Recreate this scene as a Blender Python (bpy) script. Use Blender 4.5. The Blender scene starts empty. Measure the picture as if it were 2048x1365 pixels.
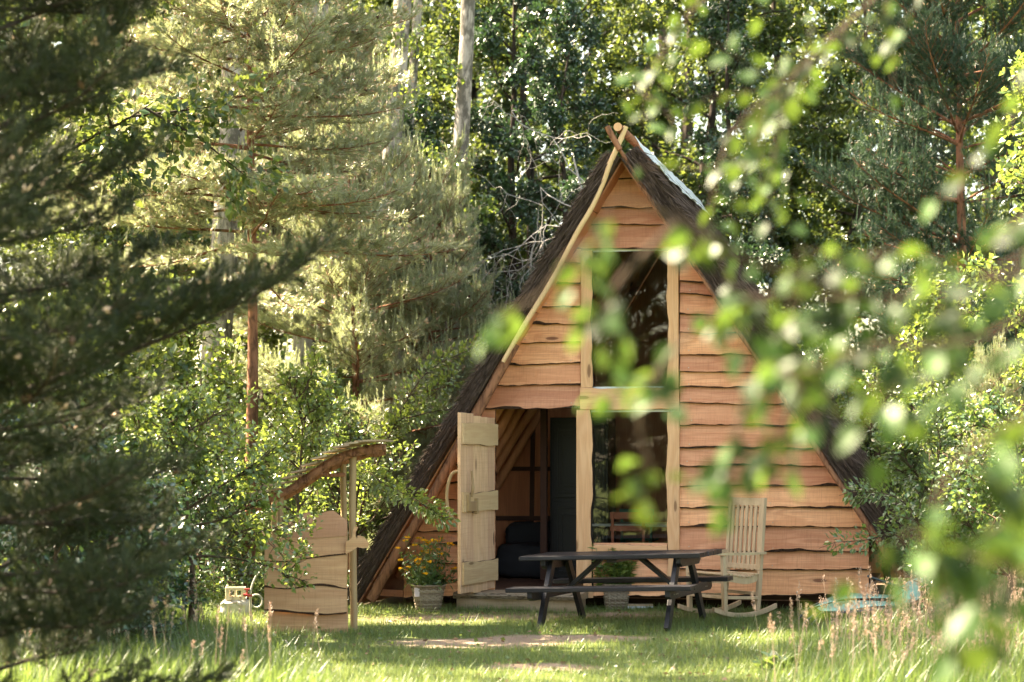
import bpy, math, random
import numpy as np
from mathutils import Vector, Matrix

# ------------------------------------------------------------------ camera, sky, sun, exposure
S = bpy.context.scene
COL = S.collection
R = math.radians
F = 3900.0                      # focal length in photo pixels (photo 2048 wide)
CX, HY, EYE = 1024.0, 906.0, 1.6

cam = bpy.data.cameras.new('camera')
cam_o = bpy.data.objects.new('camera', cam); COL.objects.link(cam_o)
cam_o.location = (0, 0, EYE); cam_o.rotation_euler = (R(90), 0, 0)
cam.sensor_width = 36; cam.lens = F / 2048 * 36
cam.shift_y = (HY - 682.5) / 2048
cam.clip_start = 0.05; cam.clip_end = 2000
cam.dof.use_dof = True; cam.dof.focus_distance = 19.3; cam.dof.aperture_fstop = 1.7
S.camera = cam_o

SUN_EL, SUN_AZ = R(49), R(-68)          # azimuth from +Y towards +X
sv = Vector((math.sin(SUN_AZ) * math.cos(SUN_EL), math.cos(SUN_AZ) * math.cos(SUN_EL), math.sin(SUN_EL)))
w = bpy.data.worlds.new('World'); S.world = w; w.use_nodes = True
nt = w.node_tree
sky = nt.nodes.new('ShaderNodeTexSky'); sky.sky_type = 'NISHITA'; sky.sun_disc = False
sky.sun_elevation = SUN_EL; sky.sun_rotation = SUN_AZ; sky.dust_density = 2.0; sky.ozone_density = 0.6
bg = nt.nodes['Background']; bg.inputs['Strength'].default_value = 0.09
tint = nt.nodes.new('ShaderNodeMix'); tint.data_type = 'RGBA'; tint.blend_type = 'MULTIPLY'; tint.inputs[0].default_value = 1.0
tint.inputs[7].default_value = (1.20, 1.0, 0.74, 1)          # warm white balance of the sky light
nt.links.new(sky.outputs[0], tint.inputs[6]); nt.links.new(tint.outputs[2], bg.inputs['Color'])
sun = bpy.data.lights.new('sun', 'SUN'); sun.energy = 5.0; sun.angle = R(0.5); sun.color = (1.0, 0.84, 0.60)
sun_o = bpy.data.objects.new('sun', sun); COL.objects.link(sun_o)
sun_o.rotation_euler = (-sv).to_track_quat('-Z', 'Y').to_euler()
S.view_settings.view_transform = 'Standard'; S.view_settings.look = 'None'
S.view_settings.gamma = 1.0; S.view_settings.exposure = 3.3
cy = S.cycles
cy.max_bounces = 7; cy.diffuse_bounces = 4; cy.glossy_bounces = 3; cy.transmission_bounces = 4
cy.transparent_max_bounces = 8; cy.use_denoising = True; cy.caustics_reflective = False; cy.caustics_refractive = False
cy.sample_clamp_indirect = 6.0
try: cy.denoising_prefilter = 'ACCURATE'
except Exception: pass

rng = np.random.default_rng(7)
random.seed(7)

# ------------------------------------------------------------------ tags and objects
def tag(o, label=None, cat=None, group=None, kind=None):
    if label: o['label'] = label
    if cat: o['category'] = cat
    if group: o['group'] = group
    if kind: o['kind'] = kind
    return o
def empty(name, loc=(0, 0, 0), rz=0, label=None, cat=None, group=None, rx=0, ry=0):
    o = bpy.data.objects.new(name, None); COL.objects.link(o)
    o.location = loc; o.rotation_euler = (rx, ry, rz); o.empty_display_size = 0.2
    return tag(o, label, cat, group)
def kids(o): return [c for c in bpy.data.objects if c.parent == o]
def copy_tree(o, parent=None):
    c = o.copy(); COL.objects.link(c)
    if parent: c.parent = parent
    for ch in kids(o): copy_tree(ch, c)
    return c

class MB:
    """collects numpy pieces of geometry into one mesh"""
    def __init__(s): s.V = []; s.Q = []; s.T = []; s.qm = []; s.tm = []; s.n = 0
    def add(s, V, Q=None, T=None, m=0):
        V = np.asarray(V, float).reshape(-1, 3)
        if Q is not None and len(Q):
            Q = np.asarray(Q, int).reshape(-1, 4); s.Q.append(Q + s.n); s.qm.append(np.full(len(Q), m))
        if T is not None and len(T):
            T = np.asarray(T, int).reshape(-1, 3); s.T.append(T + s.n); s.tm.append(np.full(len(T), m))
        s.V.append(V); s.n += len(V); return s
    def build(s, name, mats, parent=None, smooth=False, bevel=0, label=None):
        V = np.concatenate(s.V); me = bpy.data.meshes.new(name)
        Q = np.concatenate(s.Q) if s.Q else np.zeros((0, 4), int); T = np.concatenate(s.T) if s.T else np.zeros((0, 3), int)
        loops = np.concatenate([Q.ravel(), T.ravel()]); npoly = len(Q) + len(T)
        start = np.concatenate([np.arange(len(Q)) * 4, len(Q) * 4 + np.arange(len(T)) * 3])
        me.vertices.add(len(V)); me.vertices.foreach_set('co', V.ravel())
        me.loops.add(len(loops)); me.loops.foreach_set('vertex_index', loops)
        me.polygons.add(npoly); me.polygons.foreach_set('loop_start', start)
        mi = np.concatenate([np.concatenate(s.qm) if s.qm else np.zeros(0, int), np.concatenate(s.tm) if s.tm else np.zeros(0, int)])
        if not isinstance(mats, (list, tuple)): mats = [mats]
        for m in mats: me.materials.append(m)
        me.polygons.foreach_set('material_index', mi.astype(int))
        me.update(calc_edges=True)
        me.polygons.foreach_set('use_smooth', np.full(npoly, smooth))
        o = bpy.data.objects.new(name, me); COL.objects.link(o)
        if parent: o.parent = parent
        if bevel:
            b = o.modifiers.new('bevel', 'BEVEL'); b.width = bevel; b.segments = 2; b.limit_method = 'ANGLE'; b.angle_limit = R(50)
        if label: o['label'] = label
        return o
    # ---- primitives
    def box(s, c, d, rot=None, m=0, jit=0.0):
        x, y, z = np.array(d) / 2
        V = np.array([(a, b, e) for e in (-z, z) for b in (-y, y) for a in (-x, x)], float)
        if jit: V += rng.normal(0, jit, V.shape)
        if rot is not None: V = V @ np.array(rot).T
        return s.add(V + np.array(c), Q=[(0, 2, 3, 1), (4, 5, 7, 6), (0, 1, 5, 4), (2, 6, 7, 3), (0, 4, 6, 2), (1, 3, 7, 5)], m=m)
    def bar(s, p, q, wd, th, up=(0, 0, 1), m=0, jit=0.0):
        """rectangular bar from p to q, wd across, th along up"""
        p = np.array(p, float); q = np.array(q, float); d = q - p; L = np.linalg.norm(d); d /= L
        sd = np.cross(d, up); sd /= np.linalg.norm(sd) + 1e-9; u = np.cross(sd, d)
        return s.box((p + q) / 2, (L, wd, th), np.stack([d, sd, u], 1), m, jit)
    def tube(s, P, r, n=8, m=0, caps=True, rough=0.0, capm=None):
        P = np.array(P, float); k = len(P); r = np.full(k, r) if np.isscalar(r) else np.array(r, float)
        T = np.gradient(P, axis=0); T /= np.linalg.norm(T, axis=1)[:, None] + 1e-9
        a = np.array((0, 0, 1.0)) if abs(T[0][2]) < .9 else np.array((1.0, 0, 0))
        U = np.cross(T[0], a); U /= np.linalg.norm(U); V = []
        th = np.linspace(0, 2 * np.pi, n, endpoint=False)
        for i in range(k):
            U = U - T[i] * np.dot(U, T[i]); U /= np.linalg.norm(U) + 1e-9; W = np.cross(T[i], U)
            rr = r[i] * (1 + (rng.normal(0, rough, n) if rough else 0))
            V.append(P[i] + (np.cos(th) * rr)[:, None] * U + (np.sin(th) * rr)[:, None] * W)
        V = np.concatenate(V); Q = []
        for i in range(k - 1):
            for j in range(n):
                j2 = (j + 1) % n; Q.append((i * n + j, i * n + j2, (i + 1) * n + j2, (i + 1) * n + j))
        s.add(V, Q=Q, m=m)
        if caps:
            for i in (0, k - 1):
                ring = V[i * n:(i + 1) * n]; c = P[i]
                T3 = [(0, 1 + j, 1 + (j + 1) % n) if i else (0, 1 + (j + 1) % n, 1 + j) for j in range(n)]
                s.add(np.vstack([c, ring]), T=T3, m=m if capm is None else capm)
        return s
    def prism(s, poly, axis_vec, m=0):
        """closed polygon (k,3) extruded along axis_vec, fan triangulated from its centroid"""
        A = np.array(poly, float); k = len(A); B = A + np.array(axis_vec); c = A.mean(0)
        V = np.vstack([A, B, c, c + np.array(axis_vec)]); T = []; Q = []
        for i in range(k):
            j = (i + 1) % k
            T += [(2 * k, j, i), (2 * k + 1, k + i, k + j)]; Q.append((i, j, k + j, k + i))
        return s.add(V, Q=Q, T=T, m=m)

def rotz(a): return np.array([[math.cos(a), -math.sin(a), 0], [math.sin(a), math.cos(a), 0], [0, 0, 1]])
def spline(P, n):
    """catmull-rom through P, n points per span"""
    P = np.array(P, float); Q = np.vstack([2 * P[0] - P[1], P, 2 * P[-1] - P[-2]]); out = []
    for i in range(1, len(Q) - 2):
        for t in np.linspace(0, 1, n, endpoint=False):
            a, b, c, d = Q[i - 1:i + 3]
            out.append(.5 * (2 * b + (c - a) * t + (2 * a - 5 * b + 4 * c - d) * t * t + (3 * b - a - 3 * c + d) * t ** 3))
    out.append(P[-1]); return np.array(out)

_vn = np.random.default_rng(3).random((256, 256))
def vnoise(x, y):
    x = np.asarray(x, float); y = np.asarray(y, float); xi = np.floor(x).astype(int); yi = np.floor(y).astype(int)
    fx = x - xi; fy = y - yi; fx = fx * fx * (3 - 2 * fx); fy = fy * fy * (3 - 2 * fy)
    g = lambda a, b: _vn[a % 256, b % 256]
    return (g(xi, yi) * (1 - fx) + g(xi + 1, yi) * fx) * (1 - fy) + (g(xi, yi + 1) * (1 - fx) + g(xi + 1, yi + 1) * fx) * fy
def fnoise(x, y): return (vnoise(x, y) + .5 * vnoise(x * 2.1 + 9, y * 2.1 + 5) + .25 * vnoise(x * 4.3 + 31, y * 4.3)) / 1.75

def pix(px, py, d): return np.array(((px - CX) / F * d, d, EYE - (py - HY) / F * d))
def gnd(px, py):
    d = EYE * F / (py - HY); return np.array(((px - CX) / F * d, d, 0.0))

# ------------------------------------------------------------------ materials
def mat(name):
    m = bpy.data.materials.new(name); m.use_nodes = True; n = m.node_tree.nodes; n.clear()
    out = n.new('ShaderNodeOutputMaterial'); return m, m.node_tree, out
def N(t, kind, **kw):
    n = t.nodes.new(kind)
    for k, v in kw.items():
        if k.startswith('i_'):
            key = k[2:]; key = int(key) if key.isdigit() else key.replace('_', ' ')
            n.inputs[key].default_value = v
        else: setattr(n, k, v)
    return n
def mixc(t, fac, a, b, mode='MIX'):
    n = t.nodes.new('ShaderNodeMix'); n.data_type = 'RGBA'; n.blend_type = mode
    for s, v in ((n.inputs[0], fac), (n.inputs[6], a), (n.inputs[7], b)):
        if isinstance(v, bpy.types.NodeSocket): t.links.new(v, s)
        else: s.default_value = v if not isinstance(v, tuple) else (*v, 1)[:4]
    return n.outputs[2]
def mth(t, op, a, b=0.0, c=None):
    n = t.nodes.new('ShaderNodeMath'); n.operation = op
    for i, v in enumerate((a, b) if c is None else (a, b, c)):
        if isinstance(v, bpy.types.NodeSocket): t.links.new(v, n.inputs[i])
        else: n.inputs[i].default_value = v
    return n.outputs[0]
def ramp(t, fac, pts):
    n = t.nodes.new('ShaderNodeValToRGB'); e = n.color_ramp.elements
    while len(e) < len(pts): e.new(0.5)
    for el, (p, c) in zip(e, pts): el.position = p; el.color = (*c, 1) if isinstance(c, tuple) else (c, c, c, 1)
    t.links.new(fac, n.inputs[0]); return n.outputs[0]
def mapped(t, scale, rnd=0.0, coord='Object'):
    tc = N(t, 'ShaderNodeTexCoord'); v = tc.outputs[coord]
    if rnd:
        g = N(t, 'ShaderNodeNewGeometry'); mlt = N(t, 'ShaderNodeVectorMath', operation='MULTIPLY_ADD')
        cmb = N(t, 'ShaderNodeCombineXYZ')
        for i, k in enumerate((1.0, .37, .71)): t.links.new(mth(t, 'MULTIPLY', g.outputs['Random Per Island'], rnd * k), cmb.inputs[i])
        t.links.new(cmb.outputs[0], mlt.inputs[2]); mlt.inputs[1].default_value = (1, 1, 1); t.links.new(v, mlt.inputs[0]); v = mlt.outputs[0]
    mp = N(t, 'ShaderNodeMapping'); mp.inputs['Scale'].default_value = scale; t.links.new(v, mp.inputs[0]); return mp.outputs[0]
def noise(t, vec, scale=1.0, detail=4.0, rough=.55, dist=0.0):
    n = N(t, 'ShaderNodeTexNoise', i_Scale=scale, i_Detail=detail, i_Roughness=rough, i_Distortion=dist); t.links.new(vec, n.inputs['Vector']); return n.outputs[0]
def bump(t, h, strength=.3, dist=.01):
    b = N(t, 'ShaderNodeBump', i_Strength=strength, i_Distance=dist); t.links.new(h, b.inputs['Height']); return b.outputs[0]
def princ(t, out, col, rough=.6, nrm=None, spec=.35, metal=0.0):
    p = N(t, 'ShaderNodeBsdfPrincipled')
    for k, v in (('Base Color', col), ('Roughness', rough), ('Specular IOR Level', spec), ('Metallic', metal)):
        if isinstance(v, bpy.types.NodeSocket): t.links.new(v, p.inputs[k])
        else: p.inputs[k].default_value = (*v, 1) if isinstance(v, tuple) else v
    if nrm is not None: t.links.new(nrm, p.inputs['Normal'])
    t.links.new(p.outputs[0], out.inputs['Surface']); return p

def wood(name, light, mid, dark, axis=0, knots=True, var=.5, rough=.62, saw=True, grain=1.0):
    m, t, out = mat(name)
    st = [9.0 * grain] * 3; st[axis] = 0.55
    v = mapped(t, st, rnd=37.0)
    kn_s = [5.0] * 3; kn_s[axis] = 1.35
    vor = N(t, 'ShaderNodeTexVoronoi', i_Scale=1.0, i_Randomness=1.0); t.links.new(mapped(t, kn_s, rnd=23.0), vor.inputs['Vector'])
    kd = vor.outputs['Distance']
    near = mth(t, 'SUBTRACT', 1.0, mth(t, 'MULTIPLY', kd, 2.2)); near = mth(t, 'MAXIMUM', near, 0.0)
    big = noise(t, v, 1.0, 3.0, .5, .6)
    rings = mth(t, 'SINE', mth(t, 'ADD', mth(t, 'MULTIPLY', big, 26.0), mth(t, 'MULTIPLY', near, 9.0)))
    rings = mth(t, 'MULTIPLY_ADD', rings, .5, .5)
    fs = [160.0] * 3; fs[axis] = 3.5
    fine = noise(t, mapped(t, fs, rnd=11.0), 1.0, 3.0, .6)
    c = mixc(t, mth(t, 'MULTIPLY', rings, .75), light, mid)
    c = mixc(t, ramp(t, fine, [(.38, 0.0), (.78, .5)]), c, dark)
    pat = noise(t, mapped(t, (1.7, 1.7, 1.7), rnd=19.0), 1.3, 3.0)
    c = mixc(t, ramp(t, pat, [(.42, 0.0), (.72, .45)]), c, mid)
    if saw:
        ss = [2.0, 2.0, 5.0]; ss[axis] = 95.0
        c = mixc(t, ramp(t, noise(t, mapped(t, ss), 1.0, 4.0, .6), [(.5, 0.0), (.72, .3)]), c, dark)
    if knots: c = mixc(t, ramp(t, kd, [(.045, .95), (.085, .8), (.105, .2), (.19, 0.0)]), c, tuple(x * .55 for x in dark))
    g = N(t, 'ShaderNodeNewGeometry')
    hsv = N(t, 'ShaderNodeHueSaturation'); t.links.new(c, hsv.inputs['Color'])
    t.links.new(mth(t, 'MULTIPLY_ADD', g.outputs['Random Per Island'], var, 1 - var * .55), hsv.inputs['Value'])
    t.links.new(mth(t, 'MULTIPLY_ADD', g.outputs['Random Per Island'], .016, .493), hsv.inputs['Hue'])
    princ(t, out, hsv.outputs[0], rough, bump(t, mth(t, 'ADD', fine, mth(t, 'MULTIPLY', rings, .3)), .35, .004), .3)
    return m
def bark(name, a, b, scale=(9, 9, 2.2), strength=.9, lich=None):
    m, t, out = mat(name); v = mapped(t, scale)
    n1 = noise(t, v, 1.6, 6.0, .65, .8)
    c = ramp(t, n1, [(.36, b), (.52, a), (.7, tuple(min(1, x * 1.25) for x in a))])
    if lich:
        n2 = noise(t, mapped(t, (3, 3, 1.6)), 2.0, 5.0, .7); c = mixc(t, ramp(t, n2, [(.5, 0.0), (.58, .85)]), c, lich)
    princ(t, out, c, .85, bump(t, n1, strength, .03), .15); return m
def leaf(name, a, b, trans, tf=.45, gloss=.10, rough=.38, clump=.8, vr=(.5, .72)):
    m, t, out = mat(name); g = N(t, 'ShaderNodeNewGeometry'); oi = N(t, 'ShaderNodeObjectInfo')
    r = g.outputs['Random Per Island']
    big = noise(t, mapped(t, (clump,) * 3), 1.0, 2.0)
    f = mth(t, 'ADD', mth(t, 'MULTIPLY', r, .6), mth(t, 'MULTIPLY', big, .5))
    c = mixc(t, f, a, b)
    hs = N(t, 'ShaderNodeHueSaturation'); t.links.new(c, hs.inputs['Color'])
    t.links.new(mth(t, 'MULTIPLY_ADD', oi.outputs['Random'], .03, .485), hs.inputs['Hue'])
    t.links.new(mth(t, 'MULTIPLY_ADD', r, *vr), hs.inputs['Value'])
    d = N(t, 'ShaderNodeBsdfDiffuse'); t.links.new(hs.outputs[0], d.inputs[0])
    tr = N(t, 'ShaderNodeBsdfTranslucent'); tv = N(t, 'ShaderNodeHueSaturation'); t.links.new(mixc(t, mth(t, 'MULTIPLY', r, .35), trans, b), tv.inputs['Color']); t.links.new(mth(t, 'MULTIPLY_ADD', r, *vr), tv.inputs['Value']); t.links.new(tv.outputs[0], tr.inputs[0])
    m1 = N(t, 'ShaderNodeMixShader'); m1.inputs[0].default_value = tf; t.links.new(d.outputs[0], m1.inputs[1]); t.links.new(tr.outputs[0], m1.inputs[2])
    gl = N(t, 'ShaderNodeBsdfGlossy'); gl.inputs['Roughness'].default_value = rough
    fr = N(t, 'ShaderNodeLayerWeight', i_Blend=.35)
    m2 = N(t, 'ShaderNodeMixShader'); t.links.new(mth(t, 'MULTIPLY_ADD', fr.outputs['Facing'], gloss * 2.2, gloss * .35), m2.inputs[0])
    t.links.new(m1.outputs[0], m2.inputs[1]); t.links.new(gl.outputs[0], m2.inputs[2]); t.links.new(m2.outputs[0], out.inputs['Surface'])
    return m
def plain(name, col, rough=.5, spec=.4, metal=0.0, nscale=12.0, var=.25, bstr=.1):
    m, t, out = mat(name); n1 = noise(t, mapped(t, (nscale,) * 3), 1.0, 4.0)
    c = mixc(t, mth(t, 'MULTIPLY', n1, 1.0), tuple(x * (1 - var) for x in col), tuple(min(1, x * (1 + var)) for x in col))
    princ(t, out, c, rough, bump(t, n1, bstr, .005), spec, metal); return m

M = {}
M['clad'] = wood('larch cladding', (.72, .365, .205), (.54, .23, .118), (.25, .09, .047))
M['trim'] = wood('pale pine trim', (.68, .415, .235), (.58, .32, .165), (.34, .17, .085), axis=2, saw=False, var=.15)
M['trim_h'] = wood('pale pine lintel', (.68, .41, .225), (.58, .31, .16), (.34, .17, .085), axis=0, saw=False, var=.15)
M['door'] = wood('door planks', (.68, .46, .295), (.54, .34, .205), (.30, .155, .09), axis=2, var=.28)
M['batten'] = wood('door battens', (.58, .44, .25), (.50, .35, .19), (.32, .20, .10), axis=0, var=.1)
M['inner'] = wood('reddish interior boards', (.62, .245, .125), (.52, .19, .095), (.28, .09, .05), axis=2, saw=False)
M['rafter'] = wood('reddish interior logs', (.60, .27, .14), (.48, .20, .105), (.26, .10, .055), axis=2, saw=False, grain=.6)
M['log'] = bark('peeled brown log', (.27, .13, .075), (.12, .055, .035), (14, 14, 2))
M['pole'] = wood('stripped pole', (.66, .47, .275), (.58, .39, .22), (.36, .23, .12), axis=2, saw=False, var=.1)
M['lip'] = bark('bark edge', (.06, .033, .022), (.018, .011, .008), (20, 20, 20))  # bark, its colour also darkened to paint shadow into the board gaps
M['fence'] = wood('wash stand boards', (.60, .365, .20), (.48, .26, .135), (.26, .13, .065), var=.3)
M['postw'] = wood('weathered post', (.36, .25, .13), (.28, .185, .095), (.15, .09, .05), axis=2, saw=False, var=.2)
M['grey_wood'] = wood('weathered step', (.42, .32, .21), (.32, .23, .145), (.15, .10, .065), var=.2)
M['table'] = wood('dark stained timber', (.026, .025, .029), (.016, .015, .018), (.008, .008, .011), knots=False, saw=False, rough=.36, var=.6)
M['teak'] = wood('pale silvered hardwood', (.55, .425, .28), (.45, .335, .215), (.27, .19, .12), axis=2, saw=False, knots=False, var=.15)
M['dark_frame'] = plain('dark interior panel', (.012, .012, .016), .4, .4)
M['dark_beam'] = plain('dark brown beam', (.07, .028, .018), .7)
M['under'] = plain('dark backing', (.035, .02, .013), .9, .1)
M['floor'] = wood('brown floor boards', (.22, .11, .07), (.16, .075, .05), (.08, .04, .03), axis=1, saw=False)
M['cloth'] = plain('dark grey cover', (.035, .035, .042), .75, .2, nscale=5, bstr=.5)
M['steel'] = plain('dull galvanised steel', (.42, .40, .34), .45, .5, .8)
M['sheet'] = plain('pale ridge sheet', (.62, .66, .72), .38, .5, .15, nscale=3, var=.18)
M['gravel'] = plain('pale stone', (.48, .46, .42), .8)
M['crate'] = plain('beige plastic', (.62, .53, .38), .45, .45)
M['hose'] = plain('grey hose', (.42, .42, .38), .4)
M['red'] = plain('red tap', (.40, .05, .05), .4)
M['teal'] = plain('teal sling fabric', (.22, .42, .40), .55, .3, nscale=25, var=.1)
M['tube'] = plain('dark grey tube', (.06, .07, .085), .35, .5)
M['rust_paint'] = plain('rust red paint', (.42, .12, .06), .5)
M['green_paint'] = plain('green paint', (.10, .28, .22), .5)
M['white_line'] = plain('pale table top', (.55, .55, .52), .4)
M['plank'] = wood('small plank', (.60, .45, .30), (.5, .35, .22), (.3, .2, .12), saw=False)
M['poplar'] = bark('grey furrowed bark', (.40, .355, .315), (.13, .115, .10), (7, 7, 1.6), 1.0, (.10, .09, .075))
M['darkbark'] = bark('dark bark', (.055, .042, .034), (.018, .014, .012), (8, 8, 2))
M['pinebark'] = bark('orange pine bark', (.24, .115, .07), (.09, .045, .03), (8, 8, 3))
M['greytwig'] = bark('bare grey twigs', (.42, .40, .38), (.25, .24, .23), (14, 14, 14))
M['twig'] = bark('brown twigs', (.10, .07, .05), (.05, .035, .025), (14, 14, 14))
M['needle'] = leaf('pine needles', (.045, .085, .035), (.085, .125, .05), (.17, .21, .07), .38, .16, .42)
M['needle_young'] = leaf('young pine needles', (.13, .18, .085), (.25, .28, .145), (.58, .64, .28), .46, .22, .42)
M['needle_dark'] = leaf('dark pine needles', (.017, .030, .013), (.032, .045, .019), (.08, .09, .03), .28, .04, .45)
M['needle_blue'] = leaf('blue green pine needles', (.024, .062, .04), (.045, .088, .054), (.085, .14, .06), .32, .07, .42)
M['cone'] = plain('pinkish pollen cones', (.58, .40, .29), .7, .2)
M['pinecone'] = plain('brown cones', (.09, .05, .035), .8)
M['leaf_bright'] = leaf('bright leaves', (.075, .15, .03), (.13, .21, .045), (.34, .42, .06), .5, .12, .35)
M['leaf_oak'] = leaf('oak leaves', (.05, .12, .03), (.09, .17, .045), (.26, .34, .06), .45, .14, .35)
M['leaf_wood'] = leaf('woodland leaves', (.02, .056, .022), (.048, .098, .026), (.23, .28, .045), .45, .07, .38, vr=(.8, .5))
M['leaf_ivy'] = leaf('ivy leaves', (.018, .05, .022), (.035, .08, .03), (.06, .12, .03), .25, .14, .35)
M['leaf_near'] = leaf('near birch leaves', (.034, .08, .02), (.055, .115, .028), (.125, .185, .02), .44, .035, .5, vr=(1.1, .25))
M['grass'] = leaf('lawn grass', (.06, .13, .028), (.13, .19, .05), (.32, .38, .09), .45, .08, .45, .5)
M['tallgrass'] = leaf('tall grass', (.05, .11, .025), (.11, .16, .04), (.25, .34, .06), .45, .08, .45, .5)
M['straw'] = leaf('seed heads', (.42, .29, .22), (.58, .42, .34), (.6, .45, .34), .4, .05, .5)
M['sorrel'] = leaf('reddish flower spikes', (.42, .14, .09), (.55, .22, .15), (.6, .25, .15), .4, .05, .5)
M['litter'] = leaf('dry leaf litter', (.16, .10, .06), (.28, .19, .12), (.2, .12, .06), .2, .04, .5)
M['yellow'] = leaf('yellow petals', (.75, .36, .01), (.80, .45, .02), (.8, .45, .02), .35, .03, .5)
M['clover'] = leaf('white petals', (.62, .55, .55), (.7, .62, .66), (.6, .55, .5), .3, .03, .5)

def wicker():
    m, t, out = mat('woven wicker'); g = N(t, 'ShaderNodeNewGeometry'); n1 = noise(t, mapped(t, (40, 40, 40)), 1.0, 3.0)
    c = mixc(t, g.outputs['Random Per Island'], (.20, .15, .10), (.42, .36, .27)); c = mixc(t, mth(t, 'MULTIPLY', n1, .5), c, (.10, .07, .05))
    princ(t, out, c, .7, bump(t, n1, .3, .004)); return m
M['wicker'] = wicker()
def thatch():
    m, t, out = mat('heather thatch'); g = N(t, 'ShaderNodeNewGeometry'); r = g.outputs['Random Per Island']
    n1 = noise(t, mapped(t, (30, 12, 12)), 1.0, 5.0, .7); c = mixc(t, r, (.048, .032, .026), (.15, .105, .085)); c = mixc(t, mth(t, 'MULTIPLY', n1, .55), c, (.03, .02, .017))
    princ(t, out, c, .8, bump(t, n1, .8, .03), .25); return m
M['thatch'] = thatch()
def glass():
    m, t, out = mat('window glass'); tr = N(t, 'ShaderNodeBsdfTransparent'); tr.inputs[0].default_value = (.72, .76, .74, 1)
    gl = N(t, 'ShaderNodeBsdfGlossy'); gl.inputs['Roughness'].default_value = .0
    n1 = noise(t, mapped(t, (1.2, 1.2, 2.2)), 1.0, 1.0); t.links.new(bump(t, n1, .06, .02), gl.inputs['Normal'])
    fr = N(t, 'ShaderNodeFresnel', i_IOR=1.52); mx = N(t, 'ShaderNodeMixShader')
    t.links.new(mth(t, 'MULTIPLY', fr.outputs[0], 2.3), mx.inputs[0]); t.links.new(tr.outputs[0], mx.inputs[1]); t.links.new(gl.outputs[0], mx.inputs[2])
    t.links.new(mx.outputs[0], out.inputs['Surface']); return m
M['glass'] = glass()
def ground_mat():
    m, t, out = mat('meadow soil'); at = N(t, 'ShaderNodeAttribute', attribute_name='dirt')
    v = mapped(t, (1, 1, 1)); n1 = noise(t, v, 2.2, 6.0, .65); n2 = noise(t, v, 22.0, 5.0, .7); n3 = noise(t, v, 90.0, 3.0, .6)
    g = mixc(t, n2, (.06, .085, .025), (.13, .15, .05))
    d = mixc(t, n1, (.20, .145, .10), (.36, .28, .215)); d = mixc(t, ramp(t, n3, [(.45, 0.0), (.7, .7)]), d, (.13, .085, .06))
    f = ramp(t, mth(t, 'ADD', at.outputs['Fac'], mth(t, 'MULTIPLY_ADD', n2, 1.1, -.55)), [(.30, 0.0), (.75, 1.0)])
    princ(t, out, mixc(t, f, g, d), .92, bump(t, mth(t, 'ADD', n2, mth(t, 'MULTIPLY', n3, .5)), .6, .03), .1); return m
M['ground'] = ground_mat()

# ------------------------------------------------------------------ ground
def gz(x, y):
    x = np.asarray(x, float); y = np.asarray(y, float)
    near = np.clip((np.abs(x) - 5) / 8, 0, 1) + np.clip((y - 24) / 20, 0, 1)
    return (fnoise(x * .9 + 40, y * .9 + 17) - .5) * (.06 + .25 * np.clip(near, 0, 1)) + .015 * (vnoise(x * 3 + 7, y * 3) - .5)
def blob(x, y, cx, cy_, rx, ry): return np.exp(-(((x - cx) / rx) ** 2 + ((y - cy_) / ry) ** 2))
def dirt(x, y):
    d = 1.6 * blob(x, y, -.25, 16.5, .75, .38) + 1.4 * blob(x, y, .55, 16.75, .65, .3) + 1.1 * blob(x, y, .2, 14.5, .5, .3)
    d += .62 * blob(x, y, .3, 18.9, 1.6, .55) + .5 * blob(x, y, -.9, 18.7, .8, .6) + .5 * blob(x, y, 1.2, 19.3, 1.2, .4)
    d += 1.2 * ((y > 20.2) & (x > -1.9) & (x < 4.6) & (y < 24.5)) + .35 * np.clip((y - 24) / 4, 0, 1)
    return d * (.55 + .9 * fnoise(x * 1.7, y * 2.6 + 3)) * 1.0
def ground():
    xs = np.concatenate([[-400, -150, -60, -30, -18, -12], np.arange(-9, 9.01, .09), [12, 18, 30, 60, 150, 400]])
    ys = np.concatenate([[-200, -60, -20, -5, 3, 6, 8], np.arange(9.5, 26, .09), [27, 28, 30, 32, 35, 40, 48, 60, 100, 200, 500]])
    X, Y = np.meshgrid(xs, ys); Z = gz(X, Y); nx, ny = len(xs), len(ys)
    i = np.arange(nx * ny).reshape(ny, nx)
    Q = np.stack([i[:-1, :-1], i[:-1, 1:], i[1:, 1:], i[1:, :-1]], -1).reshape(-1, 4)
    mb = MB().add(np.stack([X, Y, Z], -1).reshape(-1, 3), Q=Q)
    o = mb.build('ground', M['ground'], smooth=True); tag(o, 'uneven meadow ground with bare soil patches in front of the cabin', 'ground', kind='structure')
    a = o.data.attributes.new('dirt', 'FLOAT', 'POINT'); a.data.foreach_set('value', dirt(X, Y).ravel())
ground()

# ------------------------------------------------------------------ cabin (local x along the front, y into the house)
TH = R(13); X0, Y0 = (1236 - CX) / F * 20, 20.0; tt = math.tan(TH)
def loc(px, py, wd=0.0):
    """local (u, z) where the ray through a photo pixel meets the plane local-y = wd"""
    k = (px - CX) / F; ox = X0 + math.sin(TH) * wd; oy = Y0 + math.cos(TH) * wd
    y = (oy + tt * ox) / (1 + tt * k); x = k * y
    return np.array(((x - ox) * math.cos(TH) - (y - oy) * math.sin(TH), EYE - (py - HY) / F * y))
def l3(px, py, wd=0.0): u, z = loc(px, py, wd); return np.array((u, wd, z))
cabin = empty('a_frame_cabin', (X0, Y0, 0), -TH, 'small wooden A-frame cabin with brown thatched roof and live-edge plank front', 'cabin')
def line(p, q):
    (u0, z0), (u1, z1) = loc(*p), loc(*q); return lambda z: u0 + (u1 - u0) * (np.asarray(z) - z0) / (z1 - z0)
UL = line((1180, 449), (810, 1080)); UR = line((1280, 363), (1736, 1050))
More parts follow.
